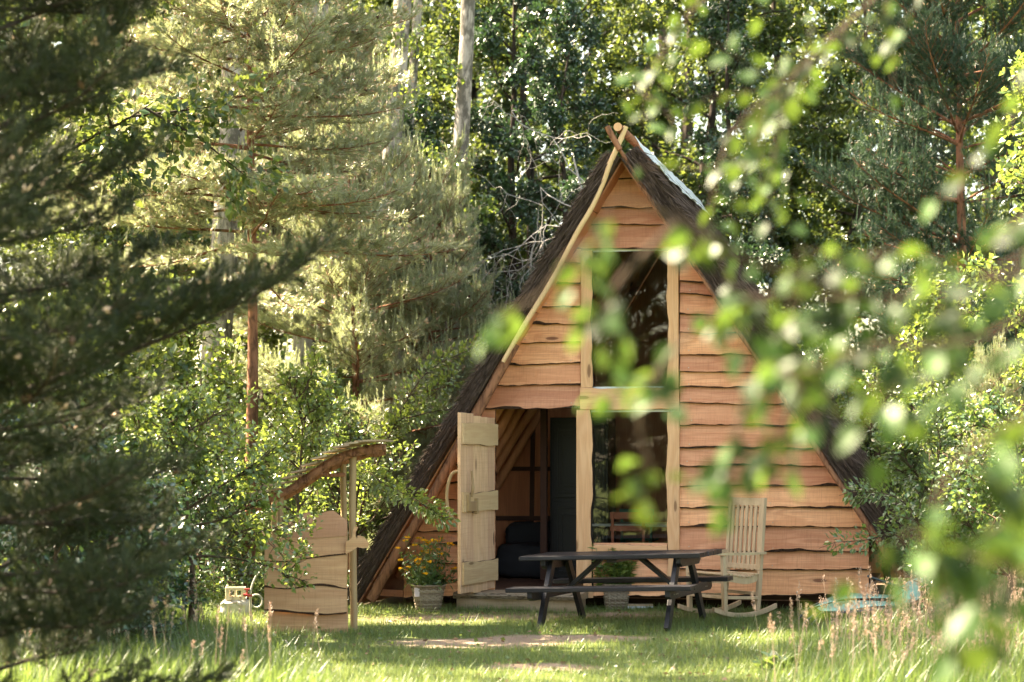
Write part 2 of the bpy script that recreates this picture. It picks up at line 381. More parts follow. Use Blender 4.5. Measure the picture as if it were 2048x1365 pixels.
zz = np.linspace(3, 6, 3001); APEX = zz[np.argmin(np.abs(UL(zz) - UR(zz)))]; UA = float(UL(APEX))

def board(mb, uL, uR, zb, zt, y_b=-.06, y_t=-.02, amp=.0065, lip=.015, axis='h', slope=(0, 0)):
    """live edge board; uL/uR callables of z, zb/zt bottom and top heights at its ends"""
    zm = (zb + zt) / 2; w0 = float(uR(zm) - uL(zm)); n = max(5, int(abs(w0) / .028)); s = np.linspace(0, 1, n)
    ph = rng.random(6) * 6.28; um = float(uL(zm)) + s * w0
    wav = amp * (3.4 * (vnoise(um * 2.3 + ph[0] * 9, ph[1] * 5) - .5) + 1.9 * (vnoise(um * 7.5 + ph[2] * 9, ph[1] * 7) - .5) + .8 * (vnoise(um * 22 + ph[3] * 9, ph[2] * 7) - .5)) + rng.normal(0, amp * .07, n)
    k = rng.random(); wav -= amp * 1.4 * np.exp(-((s - k) / .1) ** 2) * (rng.random() < .6)
    b = zb + slope[0] * (s - .5) + wav; t_ = np.full(n, zt) + slope[1] * (s - .5) + .02
    lp = .004 + lip * (.5 * vnoise(um * 21 + ph[4] * 9, ph[5] * 5) + 4.2 * np.maximum(0, vnoise(um * 3.1 + ph[3] * 11, ph[4] * 5) - .52) + 1.6 * np.maximum(0, vnoise(um * 11 + ph[5] * 9, ph[3] * 5) - .5))
    rows = [(b, y_b + .004), (b + lp, y_b), (b + (t_ - b) * .5, (y_b + y_t) / 2), (t_, y_t)]; V = []
    V += [np.stack([uL(b) + s * (uR(b) - uL(b)), np.full(n, y_b + .028), b + .006], 1)]
    for z, y in rows: V.append(np.stack([uL(z) + s * (uR(z) - uL(z)), np.full(n, y) + rng.normal(0, .0008, n), z], 1))
    V = np.concatenate(V); i = np.arange(n - 1); Qs = lambda r: np.stack([r * n + i, r * n + i + 1, (r + 1) * n + i + 1, (r + 1) * n + i], 1)
    mb.add(V, Q=np.concatenate([Qs(2), Qs(3)]), m=0); nv = mb.n - len(V)
    for r in (0, 1):
        mb.Q.append(Qs(r) + nv); mb.qm.append(np.full(n - 1, 1))
    # end caps
    e = [[0, n, 2 * n, 3 * n], [n - 1, 4 * n - 1, 3 * n - 1, 2 * n - 1]]
    mb.Q.append(np.array(e) + nv); mb.qm.append(np.array([0, 0]))

def zrow(y, px): return loc(px, y)[1]
const = lambda px, y=800: (lambda z, u=loc(px, y)[0]: np.full(np.shape(z), u) if np.shape(z) else u)
def section(name, xl, xr, ys, pxl, pxr, lbl=None, lip=.014):
    """ys: photo heights of successive board bottoms, first is the top of the first board"""
    mb = MB()
    for a, b in zip(ys[:-1], ys[1:]):
        zb0, zb1 = zrow(b, pxl), zrow(b, pxr); zt0, zt1 = zrow(a, pxl), zrow(a, pxr)
        board(mb, xl, xr, (zb0 + zb1) / 2, (zt0 + zt1) / 2, slope=((zb1 - zb0) * .8, (zt1 - zt0) * .8), lip=lip)
    return mb.build(name, [M['clad'], M['lip']], cabin)
ULi = lambda z: UL(z) - .015
URi = lambda z: UR(z) + .06
cutL = loc(810, 1150)[0]; cutR = loc(1738, 1120)[0]
ULc = lambda z: np.maximum(ULi(z), cutL); URc = lambda z: np.minimum(URi(z), cutR)
section('gable_boards', ULi, URi, [318, 360, 417, 451, 499], 1200, 1340)
section('plank_wall', ULi, const(1163, 650), [499, 529, 571, 616, 649, 688, 730, 772, 817], 1010, 1163)
section('plank_wall', ULc, const(992, 1000), [817, 880, 930, 967, 998, 1029, 1064, 1089, 1128, 1161, 1196], 810, 990)
section('plank_wall', const(1361, 800), URc, [499, 565, 590, 628, 666, 710, 745, 777, 808, 852, 898, 932, 972, 1016, 1054, 1103, 1140, 1190], 1362, 1700)
section('plank_wall', const(1188, 1100), const(1337, 1100), [1090, 1118, 1162, 1194], 1188, 1337)

def nail_heads():
    nm = MB().tube([(0, 0, 0), (0, -.004, 0)], .0055, 7).build('nail', M['steel'], cabin); first = True
    for xl, xr, ys, px in ((const(1372, 800), URi, [590, 628, 666, 710, 745, 777, 808, 852, 898, 932, 972, 1016, 1054, 1103, 1140], 1400), (lambda z: np.maximum(UL(z), cutL), const(1157, 650), [571, 616, 649, 688, 730, 772, 815], 1100), (lambda z: np.maximum(UL(z), cutL) , const(984, 1000), [1029, 1064, 1089, 1128, 1161], 950)):
        for y in ys:
            z = zrow(y, px) + .045; a, b = float(xl(z)), min(float(xr(z)), cutR - .03); k = 3 if b - a > 1.2 else 2
            for j in range(k):
                o = nm if first else nm.copy()
                if not first: COL.objects.link(o)
                first = False; o.location = (a + .04 + (b - a - .12) * j / (k - 1) + rng.normal(0, .01), -.056, z + rng.normal(0, .006))
nail_heads()
# backing behind the boards, with the openings left clear
bk = MB()
def poly_back(pts, y=.012):
    P = np.array([(u, y, z) for u, z in pts]); bk.prism(P, (0, .03, 0))
zl = zrow(817, 1100); zt_ = zrow(499, 1250); zf = zrow(1182, 1100)
u_ = lambda px: loc(px, 800)[0]
poly_back([(UL(zt_), zt_), (UR(zt_), zt_), (UA, APEX)])
poly_back([(UL(zl), zl), (u_(1166), zl), (u_(1166), zt_), (UL(zt_), zt_)])
poly_back([(cutL, .12), (u_(990), .12), (u_(990), zl), (UL(zl), zl), (cutL, zrow(1080, 810))])
poly_back([(u_(1358), .12), (cutR, .12), (cutR, zrow(1050, 1736)), (UR(zt_), zt_), (u_(1358), zt_)])
poly_back([(u_(1160), .12), (u_(1357.5), .12), (u_(1357.5), zrow(1095, 1250)), (u_(1160), zrow(1095, 1250))])
bk.build('wall_backing', M['under'], cabin)

def trim(name, px0, px1, y0, y1, wavL=0.0, wavR=0.0, m='trim', yf=-.074, th=.068, wavT=0.0, wavB=0.0):
    mb = MB(); u0, u1 = loc(px0, (y0 + y1) / 2)[0], loc(px1, (y0 + y1) / 2)[0]; z0, z1 = zrow(y1, (px0 + px1) / 2), zrow(y0, (px0 + px1) / 2)
    n = 34; s = np.linspace(0, 1, n); ph = rng.random(8) * 6.28
    f = lambda k: np.sin(s * 9 + ph[k]) * .6 + .5 * np.sin(s * 21 + ph[k + 1]) + .25 * np.sin(s * 47 + ph[k])
    if abs(z1 - z0) > abs(u1 - u0):
        A = np.stack([u0 + wavL * f(0), z0 + s * (z1 - z0)], 1); B = np.stack([u1 + wavR * f(2), z0 + s * (z1 - z0)], 1)
        lipA, lipB = wavL, wavR; inward = np.array((1, 0))
    else:
        A = np.stack([u0 + s * (u1 - u0), z0 + wavB * f(0)], 1); B = np.stack([u0 + s * (u1 - u0), z1 + wavT * f(2)], 1)
        lipA, lipB = wavB, wavT; inward = np.array((0, 1))
    y3 = lambda P, y: np.stack([P[:, 0], np.full(n, y), P[:, 1]], 1)
    rows = [y3(A, yf + th), y3(A, yf + .006), y3(A + inward * .006, yf), y3((A + B) / 2, yf - .002), y3(B - inward * .006, yf), y3(B, yf + .006), y3(B, yf + th)]
    V = np.concatenate(rows); i = np.arange(n - 1); Q = lambda r: np.stack([r * n + i, r * n + i + 1, (r + 1) * n + i + 1, (r + 1) * n + i], 1)
    mb.add(V)
    for r in range(6):
        side = (r in (0, 1) and lipA > 0) or (r in (4, 5) and lipB > 0)
        mb.Q.append(Q(r)); mb.qm.append(np.full(n - 1, 1 if side and r in (0, 5) else 0))
    for c0 in (0, n - 1):
        ring = [c0 + r * n for r in range(7)]
        mb.T.append(np.array([(ring[0], ring[k], ring[k + 1]) for k in range(1, 6)])); mb.tm.append(np.zeros(5, int))
    return mb.build(name, [M[m], M['lip']], cabin)
trim('window_post', 1164, 1186, 503, 776, 0, .012)
trim('window_post', 1337, 1359, 503, 776, .012, 0)
trim('lintel_board', 1163, 1360, 777, 820, m='trim_h', wavT=.008, wavB=.004, yf=-.08)
trim('door_post', 1155, 1186, 821, 1195, 0, .014)
trim('door_post', 1336, 1361, 825, 1195, .012, 0)
trim('window_sill', 1187.5, 1336, 1090, 1108, m='trim_h', wavT=.008, yf=-.072)
# windows: frame with pane
def window(px0, px1, y0, y1):
    u0, u1 = loc(px0, (y0 + y1) / 2)[0], loc(px1, (y0 + y1) / 2)[0]; z0, z1 = zrow(y1, px0), zrow(y0, px0); c = (u0 + u1) / 2
    mb = MB(); t_ = .035
    for a, b, cc, dd in ((u0, z0, u0 + t_, z1), (u1 - t_, z0, u1, z1)): mb.box(((a + cc) / 2, .02, (b + dd) / 2), (cc - a, .05, dd - b))
    for z in (z0 + t_ / 2, z1 - t_ / 2): mb.box((c, .02, z), (u1 - u0 - 2 * t_, .046, t_))
    fr = mb.build('window', M['sheet'], cabin)
    pb = MB(); pb.box((c, .018, (z0 + z1) / 2), (u1 - u0 - t_, .006, z1 - z0 - t_)); 
    V = np.array([(u0 + t_ * .5, .012, z0 + .02), (u1 - t_ * .5, .012, z0 + .02), (u1 - t_ * .5, .012, z1 - .02), (u0 + t_ * .5, .012, z1 - .02)])
    MB().add(V, Q=[(0, 1, 2, 3)]).build('pane', M['glass'], fr)
window(1176, 1348, 498, 781); window(1176, 1348, 818, 1098)

# roof: two thatched slopes
FW, BK = -.42, 4.25
def slope(sgn, line_f, zlow):
    mb = MB(); z_top = APEX - .02; p0 = np.array((float(line_f(zlow)), zlow)); p1 = np.array((UA, z_top)); d = p1 - p0; L = np.linalg.norm(d); d /= L
    nr = np.array((-d[1], d[0])) * (1 if sgn < 0 else -1)
    if nr[0] * sgn < 0: nr = -nr
    th = .115 if sgn < 0 else .18; na, nb = 60, 40; A = np.linspace(0, 1.0, na); B = np.linspace(FW, BK, nb)
    def surf(off, jit):
        g = []
        for a in A:
            for b in B:
                k = off + jit * (fnoise(np.array(a * 14 + 5 * sgn), np.array(b * 5.0)) - .5)
                e = -.05 * (fnoise(np.array(a * 20.), np.array(3.0 + sgn)) - .5) if b == FW else 0
                q = p0 + d * (a * L) + nr * k
                g.append((q[0], b + e, q[1]))
        return np.array(g)
    O = surf(th, .07); I = surf(.0, .0); nO = len(O); i = np.arange(nO).reshape(na, nb)
    Q = np.stack([i[:-1, :-1], i[:-1, 1:], i[1:, 1:], i[1:, :-1]], -1).reshape(-1, 4)
    V = np.vstack([O, I]); E = []
    for c0 in (0, nb - 1):
        for a in range(na - 1): E.append((i[a, c0], i[a + 1, c0], i[a + 1, c0] + nO, i[a, c0] + nO))
    for r in (0, na - 1):
        for b in range(nb - 1): E.append((i[r, b], i[r, b + 1], i[r, b + 1] + nO, i[r, b] + nO))
    mb.add(V, Q=np.vstack([Q, Q + nO, np.array(E)]))
    # loose heather stems lying down the slope, and bristling at the verge
    def stems(n, a, b, k, ln, spread, lift):
        D2 = -d[None] + 0 * a[:, None]; base = p0 + d * (a * L)[:, None] + nr * k[:, None]
        B3 = np.stack([base[:, 0], b, base[:, 1]], 1)
        dr = np.stack([-d[0] + rng.normal(0, spread, n) * .6 + nr[0] * lift, rng.normal(0, spread, n), -d[1] + rng.normal(0, spread, n) * .6 + nr[1] * lift], 1)
        dr /= np.linalg.norm(dr, axis=1)[:, None]; wd = np.cross(dr, rng.normal(0, 1, (n, 3))); wd *= (.0035 / np.linalg.norm(wd, axis=1))[:, None]
        tip = B3 + dr * ln[:, None]; md = B3 + dr * ln[:, None] * .5 + rng.normal(0, .006, (n, 3))
        V = np.stack([B3 - wd, B3 + wd, md + wd, md - wd, tip], 1).reshape(-1, 3); j = np.arange(n)[:, None] * 5
        mb.add(V, Q=j + np.array([[0, 1, 2, 3]]), T=j + np.array([[3, 2, 4]]))
    n = 15000; stems(n, rng.random(n), rng.uniform(FW, BK, n), th + rng.normal(0, .02, n), rng.uniform(.12, .3, n), .14, .10)
    n = 13000; stems(n, rng.random(n), np.full(n, FW) + rng.normal(-.012, .018, n), rng.uniform(0, 1, n) * th + .01, rng.uniform(.08, .26, n), .12, .04)
    n = 3000; stems(n, rng.random(n), np.full(n, FW) + rng.normal(0, .03, n), th + rng.uniform(0, .03, n), rng.uniform(.06, .17, n), .35, .35)
    mb.build('thatch', M['thatch'], cabin)
    return p0, d, nr, L
SL = slope(-1, lambda z: UL(z) - .03, .02)
SR = slope(1, lambda z: UR(z) + .07, .45)
# boarded soffit under the thatch, inside and out
for sg, (p0, d, nr, L) in ((-1, SL), (1, SR)):
    mb = MB(); k = 9
    for j in range(k):
        a0, a1 = L * j / k + .004, L * (j + 1) / k - .004; q0 = p0 + d * a0 - nr * .012; q1 = p0 + d * a1 - nr * .012
        mb.bar((*[q0[0]], (FW + BK) / 2 + .04, q0[1]), (q1[0], (FW + BK) / 2 + .04, q1[1]), BK - FW - .14, .016, up=(nr[0], 0, nr[1]))
    mb.build('soffit', M['rafter'], cabin)
    for j, yy in enumerate((.45, .95, 1.45, 1.95, 2.5, 3.1) if sg < 0 else (.6, 1.6, 2.6)):
        P = [(*(p0 + d * L * a - nr * (.075 + rng.normal(0, .008)))[:1], yy + rng.normal(0, .012), (p0 + d * L * a - nr * .075)[1]) for a in np.linspace(.06, .97, 14)]
        MB().tube(P, .055 + rng.normal(0, .004, 14), 10).build('rafter', M['rafter'], cabin, smooth=True)
# poles along the verge
def vpole(name, pts, wd, r, m, n=10, rough=.05):
    P = spline([l3(x, y, wd) for x, y in pts], 5); r = np.interp(np.linspace(0, 1, len(P)), np.linspace(0, 1, len(r)), r)
    return MB().tube(P, r, n, rough=rough).build(name, M[m], cabin, smooth=True)
vpole('verge_pole', [(1252, 253), (1236, 292), (1219, 330), (1206, 368), (1184, 415), (1162, 452), (1142, 488), (1110, 550), (1074, 610), (1040, 665), (1006, 724)], -.47, [.024, .028, .022, .027, .024, .027, .021], 'pole', 10, .03)
vpole('verge_log', [(1030, 688), (968, 800), (905, 920), (840, 1035), (775, 1140), (742, 1200)], -.36, [.05, .058, .052, .06, .055], 'log', 12, .07)
vpole('verge_pole', [(1240, 300), (1262, 336), (1285, 374), (1306, 405), (1328, 440), (1388, 528), (1452, 628), (1535, 748), (1640, 908), (1742, 1060), (1800, 1150)], -.44, [.02, .026, .02, .024, .022, .03, .035], 'log', 8, .12)
vpole('ridge_pole', [(1214, 254), (1226, 276), (1240, 300)], -.5, [.032, .03, .028], 'log', 10)
u0, z0 = loc(1236, 254, -.5)
MB().tube([(u0, y, z0 + .004 * math.sin(y * 3)) for y in np.linspace(-.52, BK, 9)], .043, 12, capm=1).build('ridge_pole', [M['log'], M['trim']], cabin, smooth=True)
# pale sheet lapped over the ridge onto the right slope
p0, d, nr, L = SR; mb = MB(); nb = 34; na = 6; V = []
for i, y in enumerate(np.linspace(-.36, BK + .1, nb)):
    wd = .30 + .10 * float(fnoise(np.array(y * 2.5), np.array(4.))) + rng.normal(0, .015)
    for j in range(na):
        a = L + .10 - wd * j / (na - 1); k = .225 + .02 * rng.random() + (.03 if j == na - 1 else 0) * rng.random(); q = p0 + d * a + nr * k; V.append((q[0], y, q[1]))
i = np.arange(nb * na).reshape(nb, na); Q = np.stack([i[:-1, :-1], i[:-1, 1:], i[1:, 1:], i[1:, :-1]], -1).reshape(-1, 4)
mb.add(np.array(V), Q=Q); o = mb.build('ridge_sheet', M['sheet'], cabin); o.modifiers.new('thick', 'SOLIDIFY').thickness = .006
# floor, beams below, rear wall, partition
mb = MB(); mb.box(((cutL + cutR) / 2, 2.1, .13), (cutR - cutL - .1, 4.1, .05)); mb.build('floor', M['floor'], cabin)
mb = MB(); mb.box(((cutL + cutR) / 2, .25, .06), (cutR - cutL - .4, .12, .09)); mb.build('floor_beam', M['under'], cabin)
mb = MB(); mb.bar((loc(705, 1190)[0], -.02, .14), (cutL - .01, -.02, .12), .03, .07); mb.build('sill_beam', M['clad'], cabin)
wp = MB(); wp.prism(np.array([(UL(.1), 4.1, .1), (UR(.1), 4.1, .1), (UA, 4.1, APEX - .1)]), (0, .04, 0)); wp.build('rear_wall', M['inner'], cabin)
mb = MB(); W3 = 3.0
pl = MB(); pl.prism(np.array([(UL(.16) + .05, W3, .16), (u_(1500), W3, .16), (u_(1500), W3, 2.3), (float(UL(2.3)), W3, 2.3)]), (0, .02, 0)); pl.build('partition', M['inner'], cabin)
def q3(px, py, wd): u, z = loc(px, py, wd); return np.array((u, wd, z))
mb.bar(q3(985, 938, W3 - .03), q3(1120, 938, W3 - .03), .04, .05); mb.bar(q3(985, 1037, W3 - .03), q3(1120, 1037, W3 - .03), .042, .055)
mb.bar(q3(1066, 850, W3 - .025), q3(1062, 1130, W3 - .025), .05, .035, up=(0, 1, 0)); mb.build('partition_batten', M['dark_beam'], cabin)
mb = MB(); mb.bar(q3(1088, 818, 1.3), q3(1088, 1160, 1.3), .07, .07, up=(0, 1, 0)); mb.build('inner_post', M['dark_beam'], cabin)
# door, opened outwards
hx = loc(990, 1000)[0]; fr_px = 918
hp = np.array((hx, -.075)); ang = None
best = 9
for a in np.linspace(R(181), R(290), 600):
    q = hp + .80 * np.array((math.cos(a), math.sin(a))); wx = X0 + q[0] * math.cos(TH) + q[1] * math.sin(TH); wy = Y0 - q[0] * math.sin(TH) + q[1] * math.cos(TH)
    e = abs(CX + F * wx / wy - fr_px)
    if e < best and a > R(230): best, ang = e, a
door = empty('door', (hp[0], hp[1], 0), ang); door.parent = cabin
# door-local x from hinge to free edge; its inner face looks along local +y
pl = MB(); xs = np.array([0, .17, .33, .50, .66, .80])
for x0, x1 in zip(xs[:-1], xs[1:]):
    zt0 = 1.95 + .06 * (x0 + x1) / 1.6 + rng.normal(0, .004); zb0 = .185 + rng.normal(0, .006)
    pl.box(((x0 + x1) / 2, 0, (zt0 + zb0) / 2), (x1 - x0 - .004, .035, zt0 - zb0))
dl = pl.build('door_planks', M['door'], cabin, bevel=.003); dl.parent = door
def batten(z0, z1, wt, wb):
    n = 16; s = np.linspace(0, 1, n); x = -.02 + .80 * s; ph = rng.random(4) * 6
    t_ = z1 + wt * (np.sin(s * 6 + ph[0]) + .5 * np.sin(s * 14 + ph[1])); b = z0 + wb * (np.sin(s * 5 + ph[2]) + .5 * np.sin(s * 13 + ph[3]))
    P = np.concatenate([np.stack([x, np.full(n, .0185), b], 1), np.stack([x[::-1], np.full(n, .0185), t_[::-1]], 1)])
    A, B_ = P[:n], P[n:][::-1]; mb = MB(); y = np.array((0, .028, 0))
    V = np.vstack([A, B_, A + y, B_ + y]); i = np.arange(n - 1); q = lambda a, b: np.stack([a * n + i, a * n + i + 1, b * n + i + 1, b * n + i], 1)
    mb.add(V, Q=q(2, 3)); mb.Q.append(np.vstack([q(0, 2), q(1, 3)])); mb.qm.append(np.full(2 * (n - 1), 1))
    mb.Q.append(np.array([(0, n, 3 * n, 2 * n), (n - 1, 2 * n - 1, 4 * n - 1, 3 * n - 1)])); mb.qm.append(np.zeros(2, int))
    o = mb.build('door_batten', [M['batten'], M['lip']], door); return o
batten(1.68, 1.90, .003, .008); batten(1.01, 1.20, .009, .004); batten(.28, .50, .006, .004)
mb = MB(); mb.box((.60, .06, 1.06), (.17, .03, .10)); mb.box((.71, .062, 1.10), (.035, .035, .17)); mb.box((.53, .062, 1.06), (.03, .035, .16)); mb.build('latch', M['postw'], door, bevel=.004)
MB().tube(spline([(.64, .06, 1.16), (.66, .085, 1.24), (.655, .08, 1.33), (.665, .075, 1.42)], 4), [.016] * 6 + [.012] * 7, 8).build('latch_handle', M['postw'], door, smooth=True)
MB().tube(spline([(.74, -.02, 1.42), (.77, -.10, 1.38), (.79, -.14, 1.20), (.78, -.12, 1.0), (.75, -.02, .88)], 5), .017, 8).build('door_handle', M['postw'], door, smooth=True)

# doorstep
u0, u1 = loc(925, 1200)[0] + .03, loc(1180, 1200)[0]
st = empty('doorstep', (X0 + .5 * (u0 + u1) * math.cos(TH), Y0 - .5 * (u0 + u1) * math.sin(TH), 0), -TH, 'low timber doorstep with weathered live-edge tread below the open cabin door', 'doorstep')
ln = u1 - u0; mb = MB(); n = 40; xs = np.linspace(-ln / 2, ln / 2, n)
fe = -.52 + .012 * np.sin(xs * 9) + rng.normal(0, .004, n)
for yy, za, zb, m in ((None, .115, .175, 0),):
    V = np.vstack([np.stack([xs, fe + .02, np.full(n, .115)], 1), np.stack([xs, fe, np.full(n, .15)], 1), np.stack([xs, fe + .03, np.full(n, .178) + rng.normal(0, .002, n)], 1), np.stack([xs, np.full(n, -.09), np.full(n, .182)], 1), np.stack([xs, np.full(n, -.09), np.full(n, .115)], 1)])
    i = np.arange(n - 1); q = lambda a, b: np.stack([a * n + i, a * n + i + 1, b * n + i + 1, b * n + i], 1)
    mb.add(V, Q=np.vstack([q(2, 3), q(3, 4), q(4, 0)])); mb.Q.append(np.vstack([q(0, 1), q(1, 2)])); mb.qm.append(np.full(2 * (n - 1), 1))
    for c in (0, n - 1): mb.T.append(np.array([(c, c + n, c + 2 * n), (c, c + 2 * n, c + 3 * n), (c, c + 3 * n, c + 4 * n)])); mb.tm.append(np.zeros(3, int))
mb.build('tread', [M['grey_wood'], bark('worn bark edge', (.30, .24, .17), (.09, .065, .045), (6, 20, 40))], st)
mb = MB(); mb.box((0, -.45, .055), (ln - .06, .05, .115)); mb.build('riser', M['grey_wood'], st)
for x in (-ln / 2 + .06, ln / 2 - .05): MB().box((x, -.26, .055), (.05, .30, .11)).build('bearer', M['grey_wood'], st)

# things inside the room
def inside(name, u, wd, label, cat, rz=0.0, z=.155, group=None):
    return empty(name, (X0 + u * math.cos(TH) + wd * math.sin(TH), Y0 - u * math.sin(TH) + wd * math.cos(TH), z), -TH + rz, label, cat, group)
cu = inside('cupboard', loc(1128, 1000, 1.7)[0], 1.7, 'tall black panelled cupboard inside the cabin doorway', 'cupboard')
mb = MB(); mb.box((.17, .25, .92), (.66, .5, 1.84)); mb.build('carcass', M['dark_frame'], cu, bevel=.006)
for z, h in ((.47, .86), (1.36, .84)):
    mb = MB(); mb.box((.17, -.014, z), (.60, .024, h)); d_ = mb.build('cupboard_door', M['dark_frame'], cu, bevel=.004)
    mb = MB()
    for k, s_ in enumerate((.84, .66)): 
        for a in (-1, 1):
            mb.box((.17 + a * .3 * s_, -.031 - .004 * k, z), (.03, .014, h * s_)); mb.box((.17, -.030 - .004 * k, z + a * h / 2 * s_), (.6 * s_ - .04, .012, .03))
    mb.build('moulding', M['dark_frame'], d_, bevel=.003)
so = inside('sofa', loc(1052, 1100, 2.3)[0], 2.3, 'low sofa under a dark grey throw in the back of the cabin', 'sofa')
def softbox(c, dd, nse=.02, seed=0):
    mb = MB(); n = 10; 
    P = []; 
    for f_ in range(6):
        ax = f_ // 2; sg = 1 if f_ % 2 else -1; g = np.linspace(-1, 1, n); A, B = np.meshgrid(g, g); C = np.full_like(A, sg)
        xyz = [None] * 3; xyz[ax] = C; xyz[(ax + 1) % 3] = A; xyz[(ax + 2) % 3] = B; V = np.stack(xyz, -1).reshape(-1, 3)
        r = (np.abs(V) ** 6).sum(1) ** (1 / 6); V = V / r[:, None] * 1.0
        V = V * np.array(dd) / 2 + nse * (fnoise(V[:, 0] * 3 + seed, V[:, 1] * 3 + V[:, 2] * 4) - .5)[:, None]
        i = np.arange(n * n).reshape(n, n); Q = np.stack([i[:-1, :-1], i[:-1, 1:], i[1:, 1:], i[1:, :-1]], -1).reshape(-1, 4)
        if sg < 0: Q = Q[:, ::-1]
        mb.add(V + np.array(c), Q=Q)
    return mb
softbox((.05, .1, .2), (.75, .7, .40), .06).build('seat', M['cloth'], so, smooth=True)
softbox((.05, .42, .38), (.75, .2, .5), .05, 5).build('backrest', M['cloth'], so, smooth=True)
tb = inside('dining_table', loc(1268, 1050, 1.9)[0], 1.9, 'pale topped table behind the lower cabin window', 'table')
mb = MB(); mb.box((0, 0, .64), (1.1, .55, .03)); mb.build('tabletop', M['white_line'], tb, bevel=.004)
for a in (-1, 1):
    for b in (-1, 1): MB().box((a * .48, b * .2, .312), (.05, .05, .625)).build('leg', M['dark_beam'], tb)
for px, wd, m, lb in ((1256, 1.25, 'rust_paint', 'rust red slatted chair seen through the lower cabin window'), (1273, 2.45, 'green_paint', 'green slatted chair seen through the lower cabin window')):
    c = inside('folding_chair', loc(px, 1050, wd)[0], wd, lb, 'chair', group='slatted chairs inside the cabin')
    mb = MB()
    for z, h in ((.76, .075), (.62, .06)): mb.box((0, .012, z), (.40, .018, h))
    mb.build('backrest', M[m], c, bevel=.003)
    for a in (-1, 1):
        MB().bar((a * .17, 0, .0), (a * .17, .0, .80), .03, .022, up=(0, 1, 0)).build('leg', M[m], c)
        MB().bar((a * .15, .36, .0), (a * .15, .05, .44), .03, .022, up=(0, 1, 0)).build('leg', M[m], c)
    mb = MB()
    for k in range(5): mb.box((0, .05 + k * .075, .44), (.40, .055, .018))
    mb.build('seat', M[m], c, bevel=.003)

# ------------------------------------------------------------------ picnic table
pc = gnd(1250, 1252); PT = R(-20)
pt = empty('picnic_table', (pix(1247, 1110, 18.0)[0], 18.05, .01), PT, 'dark stained wooden picnic table with joined benches in front of the cabin', 'picnic table', ry=R(-2.0))
mb = MB()
for k in range(5):
    y = -.33 + k * .165; mb.box((rng.normal(0, .004), y, .740), (1.66, .152, .050), jit=.0015)
mb.build('tabletop', M['table'], pt, bevel=.006)
for sy in (-1, 1):
    mb = MB()
    for k in range(2): mb.box((rng.normal(0, .004), sy * (.60 + k * .13), .43), (1.68, .118, .048), jit=.0015)
    mb.build('bench', M['table'], pt, bevel=.006)
for sx in (-.58, .58):
    for sy in (-1, 1): MB().bar((sx, sy * .64, 0), (sx, sy * .22, .70), .042, .095, up=(0, 1, .45)).build('leg', M['table'], pt, bevel=.004)
    ox = sx + (.044 if sx > 0 else -.044)
    MB().prism([(ox - .022, -.76, .345), (ox - .022, -.70, .315), (ox - .022, .70, .315), (ox - .022, .76, .345), (ox - .022, .76, .41), (ox - .022, -.76, .41)], (.044, 0, 0)).build('bench_beam', M['table'], pt, bevel=.004)
    MB().prism([(ox - .022, -.36, .66), (ox - .022, -.30, .62), (ox - .022, .30, .62), (ox - .022, .36, .66), (ox - .022, .36, .715), (ox - .022, -.36, .715)], (.044, 0, 0)).build('top_beam', M['table'], pt, bevel=.004)
    MB().bar((sx * .93, 0, .36), (sx * .32, 0, .705), .09, .04, up=(0, 0, 1)).build('brace', M['table'], pt, bevel=.004)
    for sy in (-.55, -.50, .50, .55, -.62): MB().tube([(ox + (.022 if sx > 0 else -.022), sy, .36), (ox + (.028 if sx > 0 else -.028), sy, .36)], .007, 8).build('bolt', M['steel'], pt)
MB().box((0, 0, .695), (.09, .62, .04)).build('top_beam', M['table'], pt, bevel=.004)

pt.scale = (1.03, 1.0, .87)
